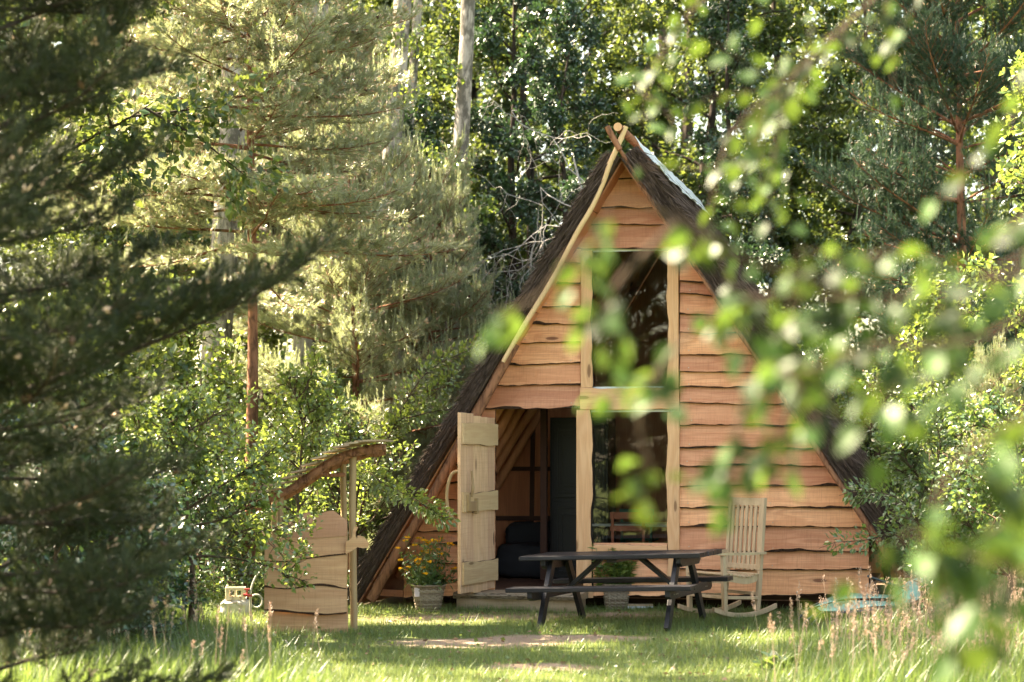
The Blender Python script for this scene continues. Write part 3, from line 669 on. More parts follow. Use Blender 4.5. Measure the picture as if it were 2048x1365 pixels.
# ------------------------------------------------------------------ rocking chair (faces local -y)
rc = empty('rocking_chair', (pix(1450, 1200, 19.0)[0], 19.02, .012), R(-57), 'pale wooden rocking chair with tall slatted back by the plank wall', 'rocking chair')
hw = .27
for s in (-1, 1):
    P = [(s * hw, y, .085 * ((y - .02) / .42) ** 2 + .022) for y in np.linspace(-.36, .42, 19)]
    mb = MB(); P = np.array(P); V = []; n = len(P)
    for p in P: V += [p + (-.018, 0, -.022), p + (.018, 0, -.022), p + (.018, 0, .022), p + (-.018, 0, .022)]
    Q = [(i * 4 + j, i * 4 + (j + 1) % 4, (i + 1) * 4 + (j + 1) % 4, (i + 1) * 4 + j) for i in range(n - 1) for j in range(4)] + [(0, 3, 2, 1), (4 * n - 4, 4 * n - 3, 4 * n - 2, 4 * n - 1)]
    mb.add(np.array(V), Q=Q).build('rocker', M['teak'], rc, bevel=.003)
    MB().bar((s * hw, -.22, .06), (s * hw, -.24, .60), .042, .042, up=(0, 1, 0)).build('leg', M['teak'], rc, bevel=.003)
    MB().bar((s * hw * .93, .20, .05), (s * hw * .93, .235, .44), .042, .042, up=(0, 1, 0)).build('leg', M['teak'], rc, bevel=.003)
    MB().bar((s * hw * .93, .235, .442), (s * hw * .93, .29, 1.15), .042, .036, up=(0, 1, 0)).build('back_post', M['teak'], rc, bevel=.003)
    A = spline([(s * hw, -.32, .622), (s * hw, -.2, .618), (s * hw, .05, .612), (s * hw, .28, .616)], 3); mb = MB()
    for a, b in zip(A[:-1], A[1:]): mb.bar(a, b, .065 if a[1] < -.2 else .05, .024)
    mb.build('armrest', M['teak'], rc)
    MB().bar((s * hw, -.2, .20), (s * hw * .94, .21, .18), .03, .03).build('stretcher', M['teak'], rc, bevel=.003)
    mb = MB(); n = 14; ys = np.linspace(-.24, .235, n); zt = .415 - .030 * np.sin((ys + .24) / .475 * math.pi) + .012 * np.sin((ys + .24) / .475 * 6.28)
    V = [];
    for y, z in zip(ys, zt): V += [(s * (hw - .035) - .011, y, z - .06), (s * (hw - .035) + .011, y, z - .06), (s * (hw - .035) + .011, y, z), (s * (hw - .035) - .011, y, z)]
    Q = [(i * 4 + j, i * 4 + (j + 1) % 4, (i + 1) * 4 + (j + 1) % 4, (i + 1) * 4 + j) for i in range(n - 1) for j in range(4)] + [(0, 3, 2, 1), (4 * n - 4, 4 * n - 3, 4 * n - 2, 4 * n - 1)]
    mb.add(np.array(V), Q=Q).build('seat_rail', M['teak'], rc)
mb = MB()
for y in np.linspace(-.24, .19, 9):
    z = .415 - .030 * math.sin((y + .24) / .475 * math.pi) + .012 * math.sin((y + .24) / .475 * 6.28) + .011; mb.box((0, y, z), (.52, .038, .018))
mb.build('seat', M['teak'], rc, bevel=.004)
bp = lambda x, t_: (x, .235 + .055 * t_, .442 + .708 * t_)
for k in range(7): MB().bar(bp((k - 3) * .068, .0), bp((k - 3) * .068, .93), .036, .014, up=(0, 1, -.08)).build('back_slat', M['teak'], rc, bevel=.002)
MB().bar(bp(-.25, .94), bp(.25, .94), .022, .075, up=(0, .08, 1)).build('top_rail', M['teak'], rc, bevel=.004)
MB().bar(bp(-.25, .05), bp(.25, .05), .022, .05, up=(0, .08, 1)).build('bottom_rail', M['teak'], rc, bevel=.003)
MB().bar((-hw, -.22, .20), (hw, -.22, .20), .03, .03).build('stretcher', M['teak'], rc, bevel=.003)
MB().bar((-hw, -.24, .36), (hw, -.24, .36), .022, .05).build('stretcher', M['teak'], rc, bevel=.003)
MB().bar((-hw * .9, .21, .22), (hw * .9, .21, .22), .03, .03).build('stretcher', M['teak'], rc, bevel=.003)

# ------------------------------------------------------------------ leaves and needles
def unit(v): return v / (np.linalg.norm(v, axis=-1, keepdims=True) + 1e-9)
def leaves(mb, P, D, L, m=0, wid=.34, upb=.5, fold=.10, oval=False):
    """folded leaves at P pointing along D, length L"""
    n = len(P); D = unit(D); nr = rng.normal(0, 1, (n, 3)); nr[:, 2] += upb * 2; sd = unit(np.cross(D, nr)); nr = unit(np.cross(sd, D)); L = np.asarray(L).reshape(-1, 1)
    if not oval:
        V = np.stack([P, P + D * L * .42 + sd * L * wid + nr * L * fold, P + D * L, P + D * L * .42 - sd * L * wid + nr * L * fold], 1).reshape(-1, 3)
        j = np.arange(n)[:, None] * 4; mb.add(V, T=np.concatenate([j + [[0, 1, 2]], j + [[0, 2, 3]]]), m=m)
    else:
        f = lambda t_, w_: P + D * L * t_ + sd * L * w_ + nr * L * (fold * abs(w_) * 2.5 - .25 * (t_ - .45) ** 2)
        V = np.stack([f(0, 0), f(.18, wid * .75), f(.42, wid), f(.72, wid * .62), f(1, 0), f(.72, -wid * .62), f(.42, -wid), f(.18, -wid * .75), f(.45, 0)], 1).reshape(-1, 3)
        j = np.arange(n)[:, None] * 9
        mb.add(V, T=np.concatenate([j + [[8, k, (k + 1) % 8]] for k in range(8)]), m=m)
def needles(mb, P, D, L, per, nl, wd, m=0, spread=(.5, 1.0)):
    n = len(P); D = unit(D); t_ = np.tile(np.linspace(.08, 1, per), n); P = np.repeat(P, per, 0); D = np.repeat(D, per, 0); L = np.repeat(np.broadcast_to(L, (n,)), per)[:, None]
    a = rng.uniform(spread[0], spread[1], n * per)[:, None] * (1.15 - .55 * t_[:, None]); az = unit(np.cross(D, rng.normal(0, 1, D.shape)))
    dr = unit(D * np.cos(a) + az * np.sin(a)); base = P + D * L * t_[:, None]; tip = base + dr * nl * rng.uniform(.75, 1.15, (n * per, 1))
    sd = unit(np.cross(dr, rng.normal(0, 1, dr.shape))) * wd / 2
    V = np.stack([base - sd, base + sd, tip], 1).reshape(-1, 3); mb.add(V, T=np.arange(n * per * 3).reshape(-1, 3), m=m)
def lumps(mb, P, D, L, r, m=0):
    """small spindle shapes (cones, buds)"""
    n = len(P); D = unit(D); a = unit(np.cross(D, rng.normal(0, 1, D.shape))); b = np.cross(D, a); L = np.asarray(L).reshape(-1, 1); r = np.asarray(r).reshape(-1, 1)
    ring = [P + D * L * .45 + r * (a * math.cos(q) + b * math.sin(q)) for q in (0, 2.09, 4.19)]
    V = np.stack([P] + ring + [P + D * L], 1).reshape(-1, 3); j = np.arange(n)[:, None] * 5
    mb.add(V, T=np.concatenate([j + [[0, 2, 1]], j + [[0, 3, 2]], j + [[0, 1, 3]], j + [[4, 1, 2]], j + [[4, 2, 3]], j + [[4, 3, 1]]]), m=m)

def pine(name, H, z0, rad, mats, per=26, nl=.065, wd=.004, gap=.42, nb=5, cones=.25, candles=.3, bark_m='pinebark', tr=.09, droop=0.0, az_keep=None, dens=1.0, lean=(0, 0)):
    """returns the root; rad(t) gives branch length for t in 0..1 up the crown"""
    root = empty(name); wb = MB(); nd = MB(); cn = MB()
    n = 16; zs = np.linspace(0, H, n); tp = np.stack([lean[0] * (zs / H) ** 1.3 * H + .05 * np.sin(zs * .9), lean[1] * zs + .04 * np.cos(zs * .7), zs], 1)
    wb.tube(tp, tr * (1 - zs / H * .9), 10, rough=.05)
    SP, SD, SLn, up_f = [], [], [], []
    z = z0
    while z < H - .15:
        t_ = (z - z0) / (H - z0)
        for k in range(nb):
            az = k * 2 * math.pi / nb + z * 2.3 + rng.normal(0, .3)
            if az_keep is not None and not az_keep(az): continue
            Lb = rad(t_) * rng.uniform(.7, 1.15); el = .05 + .75 * t_ ** 1.5 - droop + rng.normal(0, .12)
            c = np.array([np.interp(z, zs, tp[:, i]) for i in range(3)]); ns = 8; P = [c + np.array((0, 0, rng.normal(0, .06)))]; a2 = az
            for i in range(ns):
                e = el + .35 * (i / ns) ** 1.5 - .12 * math.sin(i / ns * 3.1); a2 += rng.normal(0, .07); st_ = Lb / ns
                P.append(P[-1] + st_ * np.array((math.cos(a2) * math.cos(e), math.sin(a2) * math.cos(e), math.sin(e))))
            P = np.array(P); wb.tube(P, np.linspace(.008 * Lb + .005, .003, ns + 1), 5, caps=False)
            s = .22 * Lb + .05
            while s < Lb:
                f = s / Lb * ns; i = min(int(f), ns - 1); b = P[i] + (P[i + 1] - P[i]) * (f - i); dirb = unit(P[i + 1] - P[i])
                for sd in (-1, 1):
                    l2 = (.42 * (Lb - s) + .16) * rng.uniform(.6, 1.1); ang = sd * rng.uniform(.6, 1.05)
                    d2 = np.array((dirb[0] * math.cos(ang) - dirb[1] * math.sin(ang), dirb[0] * math.sin(ang) + dirb[1] * math.cos(ang), dirb[2] + rng.uniform(-.1, .35))); d2 = unit(d2)
                    wb.tube([b, b + d2 * l2 * .5, b + d2 * l2 + np.array((0, 0, .08 * l2))], [.0035, .003, .002], 3, caps=False)
                    m_ = max(2, int(l2 / .085 * dens))
                    for q in range(m_):
                        u = (q + .6) / m_; sp = b + d2 * l2 * u + np.array((0, 0, .08 * l2 * u * u))
                        s3 = d2 * .8 + rng.normal(0, .42, 3) + np.array((0, 0, .25 + (.5 if rng.random() < candles else 0))); SP.append(sp); SD.append(s3); SLn.append(rng.uniform(.07, .16)); up_f.append(u > .7)
                s += .13 / dens * rng.uniform(.8, 1.3)
            SP.append(P[-1]); SD.append(unit(P[-1] - P[-2]) + np.array((0, 0, .6))); SLn.append(.2); up_f.append(True)
        z += gap * rng.uniform(.75, 1.25) * (1 - .35 * t_)
    SP.append(tp[-1]); SD.append(np.array((0, 0, 1.0))); SLn.append(.4); up_f.append(True)
    SP = np.array(SP); SD = unit(np.array(SD)); SLn = np.array(SLn)
    needles(nd, SP, SD, SLn, per, nl, wd)
    # upright candles with short dense needles
    k = np.where(rng.random(len(SP)) < candles * .45)[0]
    if len(k):
        dv = np.tile((0, 0, 1.0), (len(k), 1)) + rng.normal(0, .12, (len(k), 3)); needles(nd, SP[k] + SD[k] * SLn[k][:, None], dv, rng.uniform(.14, .3, len(k)), per + 10, nl * .6, wd, 1 if len(mats) > 1 else 0, (.35, .7))
    trunk = wb.build('trunk', M[bark_m], root, smooth=True); crown = nd.build('crown', [M[x] for x in mats], root)
    k = np.where(rng.random(len(SP)) < cones)[0]
    if len(k):
        tip = SP[k] + SD[k] * SLn[k][:, None]
        for _ in range(3): lumps(cn, tip + rng.normal(0, .012, tip.shape), SD[k] + rng.normal(0, .3, tip.shape), rng.uniform(.025, .055, len(k)), rng.uniform(.007, .013, len(k)))
        k2 = np.where(rng.random(len(SP)) < .01)[0]
        if len(k2): lumps(cn, SP[k2], -SD[k2], np.full(len(k2), .06), np.full(len(k2), .022), 1)
        c = cn.build('cones', [M['cone'], M['pinecone']], crown); c['kind'] = 'stuff'
    return root

def broadleaf(name, H, rad, z0, nl, lsize, lm, bm='darkbark', tr=.14, limbs=16, upb=.5, wig=.12, sub=7, droop=0.0, nsub=6, tmax=None, lean=(0, 0)):
    root = empty(name); wb = MB(); lf = MB(); n = 14; zs = np.linspace(0, H, n)
    tp = np.stack([lean[0] * zs + np.cumsum(rng.normal(0, wig * .5, n)), lean[1] * zs + np.cumsum(rng.normal(0, wig * .5, n)), zs], 1); tp[0, :2] = 0
    wb.tube(tp, np.maximum(tr * (1 - zs / H * .92), .008) * (1 + .35 * np.exp(-zs / .4)), 12, rough=.05)
    A, B = [], []
    for i in range(limbs):
        z = z0 + (H - z0) * ((i + rng.random()) / limbs) ** .9; t_ = (z - z0) / (H - z0); az = i * 2.4 + rng.normal(0, .4)
        c = np.array([np.interp(z, zs, tp[:, k]) for k in range(3)]); Lb = rad * (1 - .65 * t_ ** 1.6) * rng.uniform(.7, 1.1); el = .25 + .6 * t_ - droop + rng.normal(0, .15); P = [c]; ns = 7; a2 = az
        for k in range(ns):
            a2 += rng.normal(0, .22); el += rng.normal(0, .16); P.append(P[-1] + Lb / ns * np.array((math.cos(a2) * math.cos(el), math.sin(a2) * math.cos(el), math.sin(el))))
        P = np.array(P); r0 = .25 * tr * (1 - .6 * t_) + .006; wb.tube(P, np.linspace(r0, .006, ns + 1), 6, caps=False)
        for q in range(sub):
            f = rng.uniform(.25, 1) * ns; k = min(int(f), ns - 1); b = P[k] + (P[k + 1] - P[k]) * (f - k); d2 = unit(unit(P[k + 1] - P[k]) + rng.normal(0, .75, 3) + np.array((0, 0, .1 - droop * .8))); l2 = Lb * rng.uniform(.22, .5)
            e = b + d2 * l2 + np.array((0, 0, -droop * l2 * .3)); md = (b + e) / 2 + rng.normal(0, .05 * l2, 3); wb.tube([b, md, e], [r0 * .35 + .002, r0 * .22 + .002, .003], 4, caps=False); A += [b, md]; B += [md, e]
            for _ in range(nsub):
                b3 = b + (e - b) * rng.uniform(.2, 1); e3 = b3 + unit(d2 + rng.normal(0, .8, 3)) * l2 * rng.uniform(.25, .5); wb.tube([b3, e3], [.004, .002], 3, caps=False); A.append(b3); B.append(e3)
    A = np.array(A); B = np.array(B); ln = np.linalg.norm(B - A, axis=1); k = rng.choice(len(A), nl, p=ln / ln.sum())
    # leaves gather in sprays along the twigs, not evenly
    u = np.clip(rng.beta(2.2, 1.2, nl), 0, 1)[:, None]; P = A[k] + (B[k] - A[k]) * u + rng.normal(0, lsize * .75, (nl, 3))
    D = unit(B[k] - A[k]) + rng.normal(0, .7, (nl, 3)) + np.array((0, 0, -.25)); leaves(lf, P, D, rng.uniform(.65, 1.2, nl) * lsize, upb=upb)
    wb.build('trunk', M[bm], root, smooth=True); lf.build('crown', M[lm], root)
    return root
def place(o, loc_, rz=0.0, s=1.0, label=None, cat='tree', group=None, name=None):
    o.location = loc_; o.rotation_euler.z = rz; o.scale = (s, s, s); tag(o, label, cat, group); return o
def at(px, d): x = (px - CX) / F * d; return (x, d, float(gz(x, d)) - .03)

# ------------------------------------------------------------------ pines
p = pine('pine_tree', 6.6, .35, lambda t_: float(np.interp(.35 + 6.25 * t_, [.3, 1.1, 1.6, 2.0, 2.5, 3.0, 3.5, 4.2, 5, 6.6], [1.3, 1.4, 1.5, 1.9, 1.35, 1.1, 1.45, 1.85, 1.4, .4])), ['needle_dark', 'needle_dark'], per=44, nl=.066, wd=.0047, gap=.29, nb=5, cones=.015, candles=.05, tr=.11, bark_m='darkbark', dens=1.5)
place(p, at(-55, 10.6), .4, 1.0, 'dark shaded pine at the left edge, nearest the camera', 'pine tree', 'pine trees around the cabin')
p = pine('pine_tree', 8.8, 3.9, lambda t_: 1.8 * (1 - .45 * t_) + .12, ['needle_young', 'needle_young'], per=42, nl=.07, wd=.0066, cones=.5, nb=7, candles=.12, tr=.075, gap=.30, dens=1.35, droop=.10)
place(p, at(500, 20.6), 1.1, 1.0, 'sunlit cream-tipped pine with reddish trunk above the wash stand', 'pine tree', 'pine trees around the cabin'); pineA = p
p = pine('pine_tree', 5.9, 1.0, lambda t_: 1.75 * (1 - .62 * t_) + .12, ['needle_young', 'needle_young'], per=42, nl=.072, wd=.0066, cones=.25, candles=.7, tr=.07, gap=.36, dens=1.3)
place(p, at(705, 24.4), .3, 1.0, 'young pine with upright pale candles just left of the thatched roof', 'pine tree', 'pine trees around the cabin'); pineB = p
c = copy_tree(pineA); place(c, at(590, 29.0), 2.5, 1.0, 'tall sunlit pine standing behind between the grey poplar trunks', 'pine tree', 'pine trees around the cabin')
p = pine('pine_tree', 9.0, .9, lambda t_: 2.3 * (1 - .35 * t_), ['needle_blue', 'needle_blue'], per=40, nl=.07, wd=.0065, gap=.42, cones=.05, candles=.35, tr=.10, lean=(-.02, 0), dens=1.3)
place(p, at(1925, 24.3), .9, 1.0, 'blue green pine with long low branches to the right of the cabin', 'pine tree', 'pine trees around the cabin'); pineR = p
c = copy_tree(pineA); place(c, at(230, 27.5), 4.1, .9, 'sunlit pine in the half shade left of the thick grey poplar trunk', 'pine tree', 'pine trees around the cabin')
c = copy_tree(pineB); place(c, at(862, 25.6), 3.6, .86, 'young candle tipped pine hard against the left slope of the roof, beside the speckled poplar', 'pine tree', 'pine trees around the cabin')
c = copy_tree(pineB); place(c, at(1985, 19.8), 2.0, .42, 'small young pine with pale candles among the oak leaves at right', 'pine tree', 'pine trees around the cabin')

# ------------------------------------------------------------------ poplars with bare grey stems
def poplar(px0, py0, px1, py1, d, r, label, lm='leaf_bright', tufts=3):
    """straight stem through two photo points, crown above the frame"""
    root = empty('poplar_tree'); a, b = pix(px0, py0, d), pix(px1, py1, d); dr = (a - b) / (a[2] - b[2]); g = b + dr * (0 - b[2]); H = 17.0
    root.location = (g[0], g[1], -.05); zs = np.linspace(0, H, 22); P = np.stack([dr[0] * zs + .03 * np.sin(zs * .8 + px0), .04 * np.sin(zs * .6), zs], 1)
    wb = MB().tube(P, r * (1 - zs / H * .6) * (1 + .3 * np.exp(-zs / .5)), 18, rough=.035); lf = MB()
    for k in range(14):
        z = rng.uniform(13, 16.8) if k >= tufts else rng.uniform(2.5, 7.5); c = np.array([np.interp(z, zs, P[:, i]) for i in range(3)]); az = rng.random() * 6.28; L = rng.uniform(.9, 2.2) if k >= tufts else rng.uniform(.35, .7)
        e = c + L * np.array((math.cos(az), math.sin(az), .5)); wb.tube([c, (c + e) / 2 + (0, 0, .08), e], [.025, .015, .005], 5, caps=False); n = 260 if k >= tufts else 130
        q = c + (e - c) * rng.uniform(.25, 1.05, (n, 1)) + rng.normal(0, .16 if k >= tufts else .09, (n, 3)); leaves(lf, q, rng.normal(0, 1, (n, 3)) + (0, 0, -.5), rng.uniform(.05, .09, n), wid=.42)
    wb.build('trunk', M['poplar'], root, smooth=True); lf.build('crown', M[lm], root)
    return tag(root, label, 'poplar', 'grey poplars behind the cabin')
poplar(468, 100, 443, 560, 25.5, .215, 'thick grey poplar trunk leftmost, behind the cream-tipped pine')
poplar(632, 200, 616, 560, 27.0, .19, 'grey poplar trunk partly hidden behind sunlit pine branches')
poplar(808, 0, 778, 330, 27.0, .165, 'pale poplar trunk beside a narrower darker one, left of the roof')
poplar(830, 60, 818, 300, 29.0, .09, 'narrow poplar trunk close behind a thicker pale one')
poplar(932, 0, 914, 430, 26.5, .135, 'speckled poplar trunk nearest the cabin roof peak', tufts=5)
poplar(880, 0, 893, 300, 36.0, .11, 'thin shaded poplar trunk far back between two pale trunks')

# ------------------------------------------------------------------ woodland trees behind
G = 'woodland trees behind the cabin'
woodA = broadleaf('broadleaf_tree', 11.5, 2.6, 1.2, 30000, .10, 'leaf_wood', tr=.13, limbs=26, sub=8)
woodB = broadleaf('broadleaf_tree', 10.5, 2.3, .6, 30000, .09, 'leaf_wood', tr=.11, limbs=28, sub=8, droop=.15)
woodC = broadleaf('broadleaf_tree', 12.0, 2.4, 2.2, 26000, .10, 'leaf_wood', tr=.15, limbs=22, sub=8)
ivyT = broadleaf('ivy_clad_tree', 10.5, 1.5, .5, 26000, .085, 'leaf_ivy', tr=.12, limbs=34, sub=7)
spots = [(woodA, 1050, 30.5, 0, 1.0, 'dark trunked tree with low crooked limbs left of the roof peak'),
         (woodB, 1170, 33, 1, 1.0, 'leafy tree right behind the roof peak'),
         (woodC, 960, 36, 2, 1.0, 'tall tree seen between the speckled poplar and the dark trunk'),
         (ivyT, 1010, 28.2, 0, .9, 'dark ivy covered tree low behind the bare grey twigs'),
         ('A', 1400, 31, 2.1, 1.0, 'broadleaf tree above the right thatch slope'),
         ('B', 1300, 37, 3.0, 1.05, 'leafy tree standing far behind the roof ridge'),
         ('C', 1560, 33, .8, 1.0, 'tall tree behind the hanging leaves at upper right'),
         ('I', 1480, 29, 2.2, .85, 'dark ivy covered tree right of the cabin roof'),
         ('B', 1700, 31, 4.2, 1.0, 'broadleaf tree behind the blue green pine, left of its trunk'),
         ('A', 1860, 34, 5.0, 1.05, 'tall tree rising behind the blue green pine trunk'),
         ('C', 2060, 29, 1.2, 1.0, 'broadleaf tree at the far right edge behind the pale poplar leaves'),
         ('B', 830, 33, 2.6, 1.0, 'leafy tree behind the pair of poplar trunks'),
         ('A', 690, 36, 1.6, 1.0, 'woodland tree behind the tall sunlit pine'),
         ('I', 860, 27.5, 4.0, .62, 'low ivy covered tree behind the young candle pine'),
         ('C', 540, 32, 3.7, 1.0, 'woodland tree behind the leftmost grey poplar, on its right'),
         ('B', 330, 30, .5, 1.0, 'broadleaf tree in the deep shade left of the grey poplars'),
         ('A', 180, 27, 2.9, 1.0, 'broadleaf tree behind the near dark pine'),
         ('C', -70, 18.2, .4, .95, 'tall tree added just outside the left edge to shade the grass, its crown over the near dark pine'),  # added to cast shade on the lower left grass
         ('C', -40, 24, 4.4, .6, 'broadleaf tree at the left edge behind the dark pine'),
         ('I', 1130, 27.5, 1.0, .75, 'ivy covered tree just left of the upper thatch'),]
src = {'A': woodA, 'B': woodB, 'C': woodC, 'I': ivyT}
for o, px, d, rz, s, lb in spots:
    if isinstance(o, str): o = copy_tree(src[o])
    place(o, at(px, d), rz, s, lb, 'tree', G)
for (x, y, rz, s, k, lb) in ((-9.5, -5, 1, 1.0, 'B', 'tree behind the viewer, mirrored on the left of the upper window'), (-6.5, -8, 2, 1.05, 'A', 'tall tree behind the viewer, mirrored in the middle of the upper window'), (-12.5, -3, 3, 1.0, 'I', 'ivy covered tree behind the viewer, mirrored in the lower window')):
    place(copy_tree(src[k]), (x, y, 0), rz, s, lb, 'tree', 'trees across the clearing mirrored in the windows')
c = copy_tree(woodB); place(c, (-8.6, 16.6, 0), 2.2, .85, 'unseen full crowned tree added outside the left edge to shade the bushes there', 'tree', G)  # unseen tree, added to keep the sun off the left bushes
sparse = broadleaf('broadleaf_tree', 12.5, 2.5, 5.0, 3800, .11, 'leaf_wood', tr=.14, limbs=24, sub=7)  # unseen tree, added to throw dappled shade on the lawn
place(sparse, (-7.1, 17.0, 0), 0, 1.0, 'unseen thin crowned tree added outside the left edge to dapple the lawn', 'tree', G)
# bare grey twigs hanging from a dead tree
dt = empty('dead_tree', at(1185, 25.6), 0, 'leafless grey dead tree with tangled hanging twigs left of the roof', 'tree'); wb = MB()
wb.tube([(0, 0, 0), (.05, 0, 2), (-.1, .05, 3.6), (-.02, 0, 4.6), (-.25, 0, 5.5)], [.05, .045, .035, .025, .012], 8)
def twigs(p, d, L, r, lev):
    n = 6; P = [np.array(p, float)]
    for i in range(n):
        d = unit(np.array(d) + rng.normal(0, .33, 3) + np.array((0, 0, -.17))); P.append(P[-1] + d * L / n)
    wb.tube(P, np.linspace(r, r * .45, n + 1), 4, caps=False)
    if lev:
        for i in range(2, n + 1): twigs(P[i], unit(d + rng.normal(0, .7, 3) + np.array((0, 0, -.3))), L * rng.uniform(.4, .7), r * .6, lev - 1)
for z, az, L in ((5.2, 2.9, 1.5), (4.8, 3.3, 1.8), (4.4, 3.0, 1.7), (4.0, 3.3, 1.4), (4.6, 2.7, 1.5)):
    twigs((-.12, 0, z), (math.cos(az), math.sin(az), .25), L, .010, 2)
wb.build('branches', M['greytwig'], dt, smooth=True)

# far wood closing the view
fw = MB(); n = 190000
x = rng.uniform(-26, 26, n); y = rng.uniform(44, 62, n); top = 16 + 5 * fnoise(x * .35 + 50, y * .1); z = rng.random(n) ** .85 * top
P = np.stack([x, y, z], 1) + rng.normal(0, .4, (n, 3)); k = fnoise(x * .9 + 3, z * .9 + y * .2) > .36; P = P[k]
leaves(fw, P, rng.normal(0, 1, P.shape), rng.uniform(.15, .28, len(P)), wid=.4)
for i in range(46):
    x0 = rng.uniform(-24, 24); y0 = rng.uniform(42, 60); fw.tube([(x0, y0, 0), (x0 + rng.normal(0, .3), y0, 6), (x0 + rng.normal(0, .5), y0, 18)], [.2, .15, .06], 7, m=1)
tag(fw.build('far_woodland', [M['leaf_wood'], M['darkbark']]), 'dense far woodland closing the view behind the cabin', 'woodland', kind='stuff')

# ------------------------------------------------------------------ bushes and saplings around the lawn
GB = 'bushes around the clearing'
bushA = broadleaf('leafy_bush', 2.3, 1.0, .15, 5200, .062, 'leaf_bright', 'twig', .03, 22, sub=7, wig=.05)
bushB = broadleaf('oak_bush', 2.2, 1.15, .15, 5200, .065, 'leaf_oak', 'twig', .035, 22, sub=7, wig=.06)
bushC = broadleaf('leafy_bush', 2.0, 1.05, .75, 5600, .06, 'leaf_bright', 'twig', .03, 24, sub=7, wig=.05)
bspots = [(bushC, 385, 16.6, 0, .95, 'bright leafy bush leaning across the left end of the wash stand roof'),
          (bushA, 560, 20.2, 0, 1.0, 'leafy bush close behind the plank panel of the wash stand'),
          ('A', 375, 20.8, 2, .9, 'leafy bush behind the beige crate'),
          ('A', 300, 17.0, 4, .72, 'shaded leafy bush between the near pine and the crate'),
          ('A', 420, 22.5, 3.0, 1.35, 'tall sunlit bush in front of the thick grey poplar trunk'),
          ('B', 130, 15.0, .5, .8, 'shaded bush under the near dark pine'),
          ('A', 20, 17.0, 1.2, 1.2, 'bush at the left edge behind the dark pine'),
          ('B', 640, 22.0, 1.7, .95, 'green bush behind the wash stand posts'),
          ('A', 655, 24.8, 5.1, 1.1, 'leafy bush far behind the posts of the wash stand'),
          (bushB, 1880, 18.6, 0, .92, 'oak bush overlapping the foot of the right thatch'),
          ('B', 2010, 17.2, 2.3, .88, 'oak bush at the right edge above the tall grass'),
          ('A', 1960, 21.5, 3.3, 1.3, 'leafy bush below the blue green pine at right'),
          ('B', 1790, 22.5, 4.4, 1.1, 'dark oak bush in the gap behind the right thatch'),
          ('A', 230, 22, 5.3, 1.3, 'tall bush deep in the shade at left'),
          ('B', 1500, 27, 1.3, 1.5, 'bush glimpsed over the right slope of the roof'),
          ('A', 1020, 26, .9, 1.35, 'bush close behind the left slope of the roof')]
bushD = broadleaf('shade_coloured_bush', 1.7, 1.0, .05, 5200, .065, 'leaf_ivy', 'twig', .03, 24, sub=7, wig=.05)  # dark ivy leaf colour stands in for shade at lower left
bspots += [(bushD, 215, 15.6, 0, .85, 'dark small leaved bush left of the beige crate, its shade put into the leaf colour'), ('D', 120, 14.4, 2.0, .9, 'dark bush at the foot of the near dark pine'), ('D', 390, 20.2, 4.0, .9, 'dark bush a little way behind the pale stone and beige crate'), ('D', 10, 15.8, 5.0, 1.1, 'dark bush in the lower left corner')]
srcb = {'A': bushA, 'B': bushB, 'D': bushD}
for o, px, d, rz, s, lb in bspots:
    if isinstance(o, str): o = copy_tree(srcb[o])
    place(o, at(px, d), rz, s, lb, 'bush', GB)
# poplar sapling at the right edge
s_ = broadleaf('poplar_sapling', 5.2, 1.0, 1.6, 4200, .075, 'leaf_bright', 'twig', .04, 22, sub=6, wig=.04)
place(s_, at(2065, 18.8), 0, 1.0, 'slender poplar sapling with large pale green leaves at the right edge', 'sapling')
# leafy sprays arching beside the left thatch
def spray(name, lines, base, label, nl, ls, lm, cat='sapling', r=.012):
    root = empty(name, base, 0, label, cat); wb = MB(); lf = MB(); B0 = np.array(base)
    for pts in lines:
        P = spline([pix(*q) - B0 for q in pts], 6); wb.tube(P, np.linspace(r, .003, len(P)), 6, caps=False); T = np.gradient(P, axis=0); L = np.linalg.norm(T, axis=1).sum()
        n = int(nl * L); k = rng.integers(int(len(P) * .25), len(P), n); side = unit(np.cross(T[k], rng.normal(0, 1, (n, 3)))); q = P[k] + T[k] * rng.random((n, 1)) + side * rng.uniform(0, .13, (n, 1)) * np.linspace(1.2, .8, len(P))[k][:, None]
        leaves(lf, q, side + unit(T[k]) * .7 + (0, 0, -.2), rng.uniform(.6, 1.2, n) * ls, wid=.30)
        for j in range(int(L / .16)):
            k0 = rng.integers(int(len(P) * .3), len(P)); wb.tube([P[k0], P[k0] + rng.normal(0, .07, 3) + unit(T[k0]) * .08], [.003, .002], 3, caps=False)
    wb.build('stem', M['twig'], root, smooth=True); lf.build('foliage', M[lm], root); return root
b0 = at(700, 21.3)
spray('hazel_sapling', [[(700, 1200, 21.3), (715, 1050, 21.2), (760, 900, 21.0), (820, 830, 20.8), (900, 760, 20.5)], [(715, 1050, 21.2), (770, 870, 21.0), (840, 830, 20.6), (935, 815, 20.4)], [(700, 1200, 21.3), (720, 960, 20.6), (770, 970, 20.0), (830, 1000, 19.2), (885, 1035, 18.9)], [(715, 1100, 21.2), (640, 930, 21.0), (600, 830, 20.9), (650, 760, 20.8)], [(740, 960, 21.0), (840, 760, 20.8), (960, 690, 20.8)]], b0, 'arching sapling with bright leaves reaching over the left thatch', 210, .062, 'leaf_bright')
b0 = at(1850, 18.2)
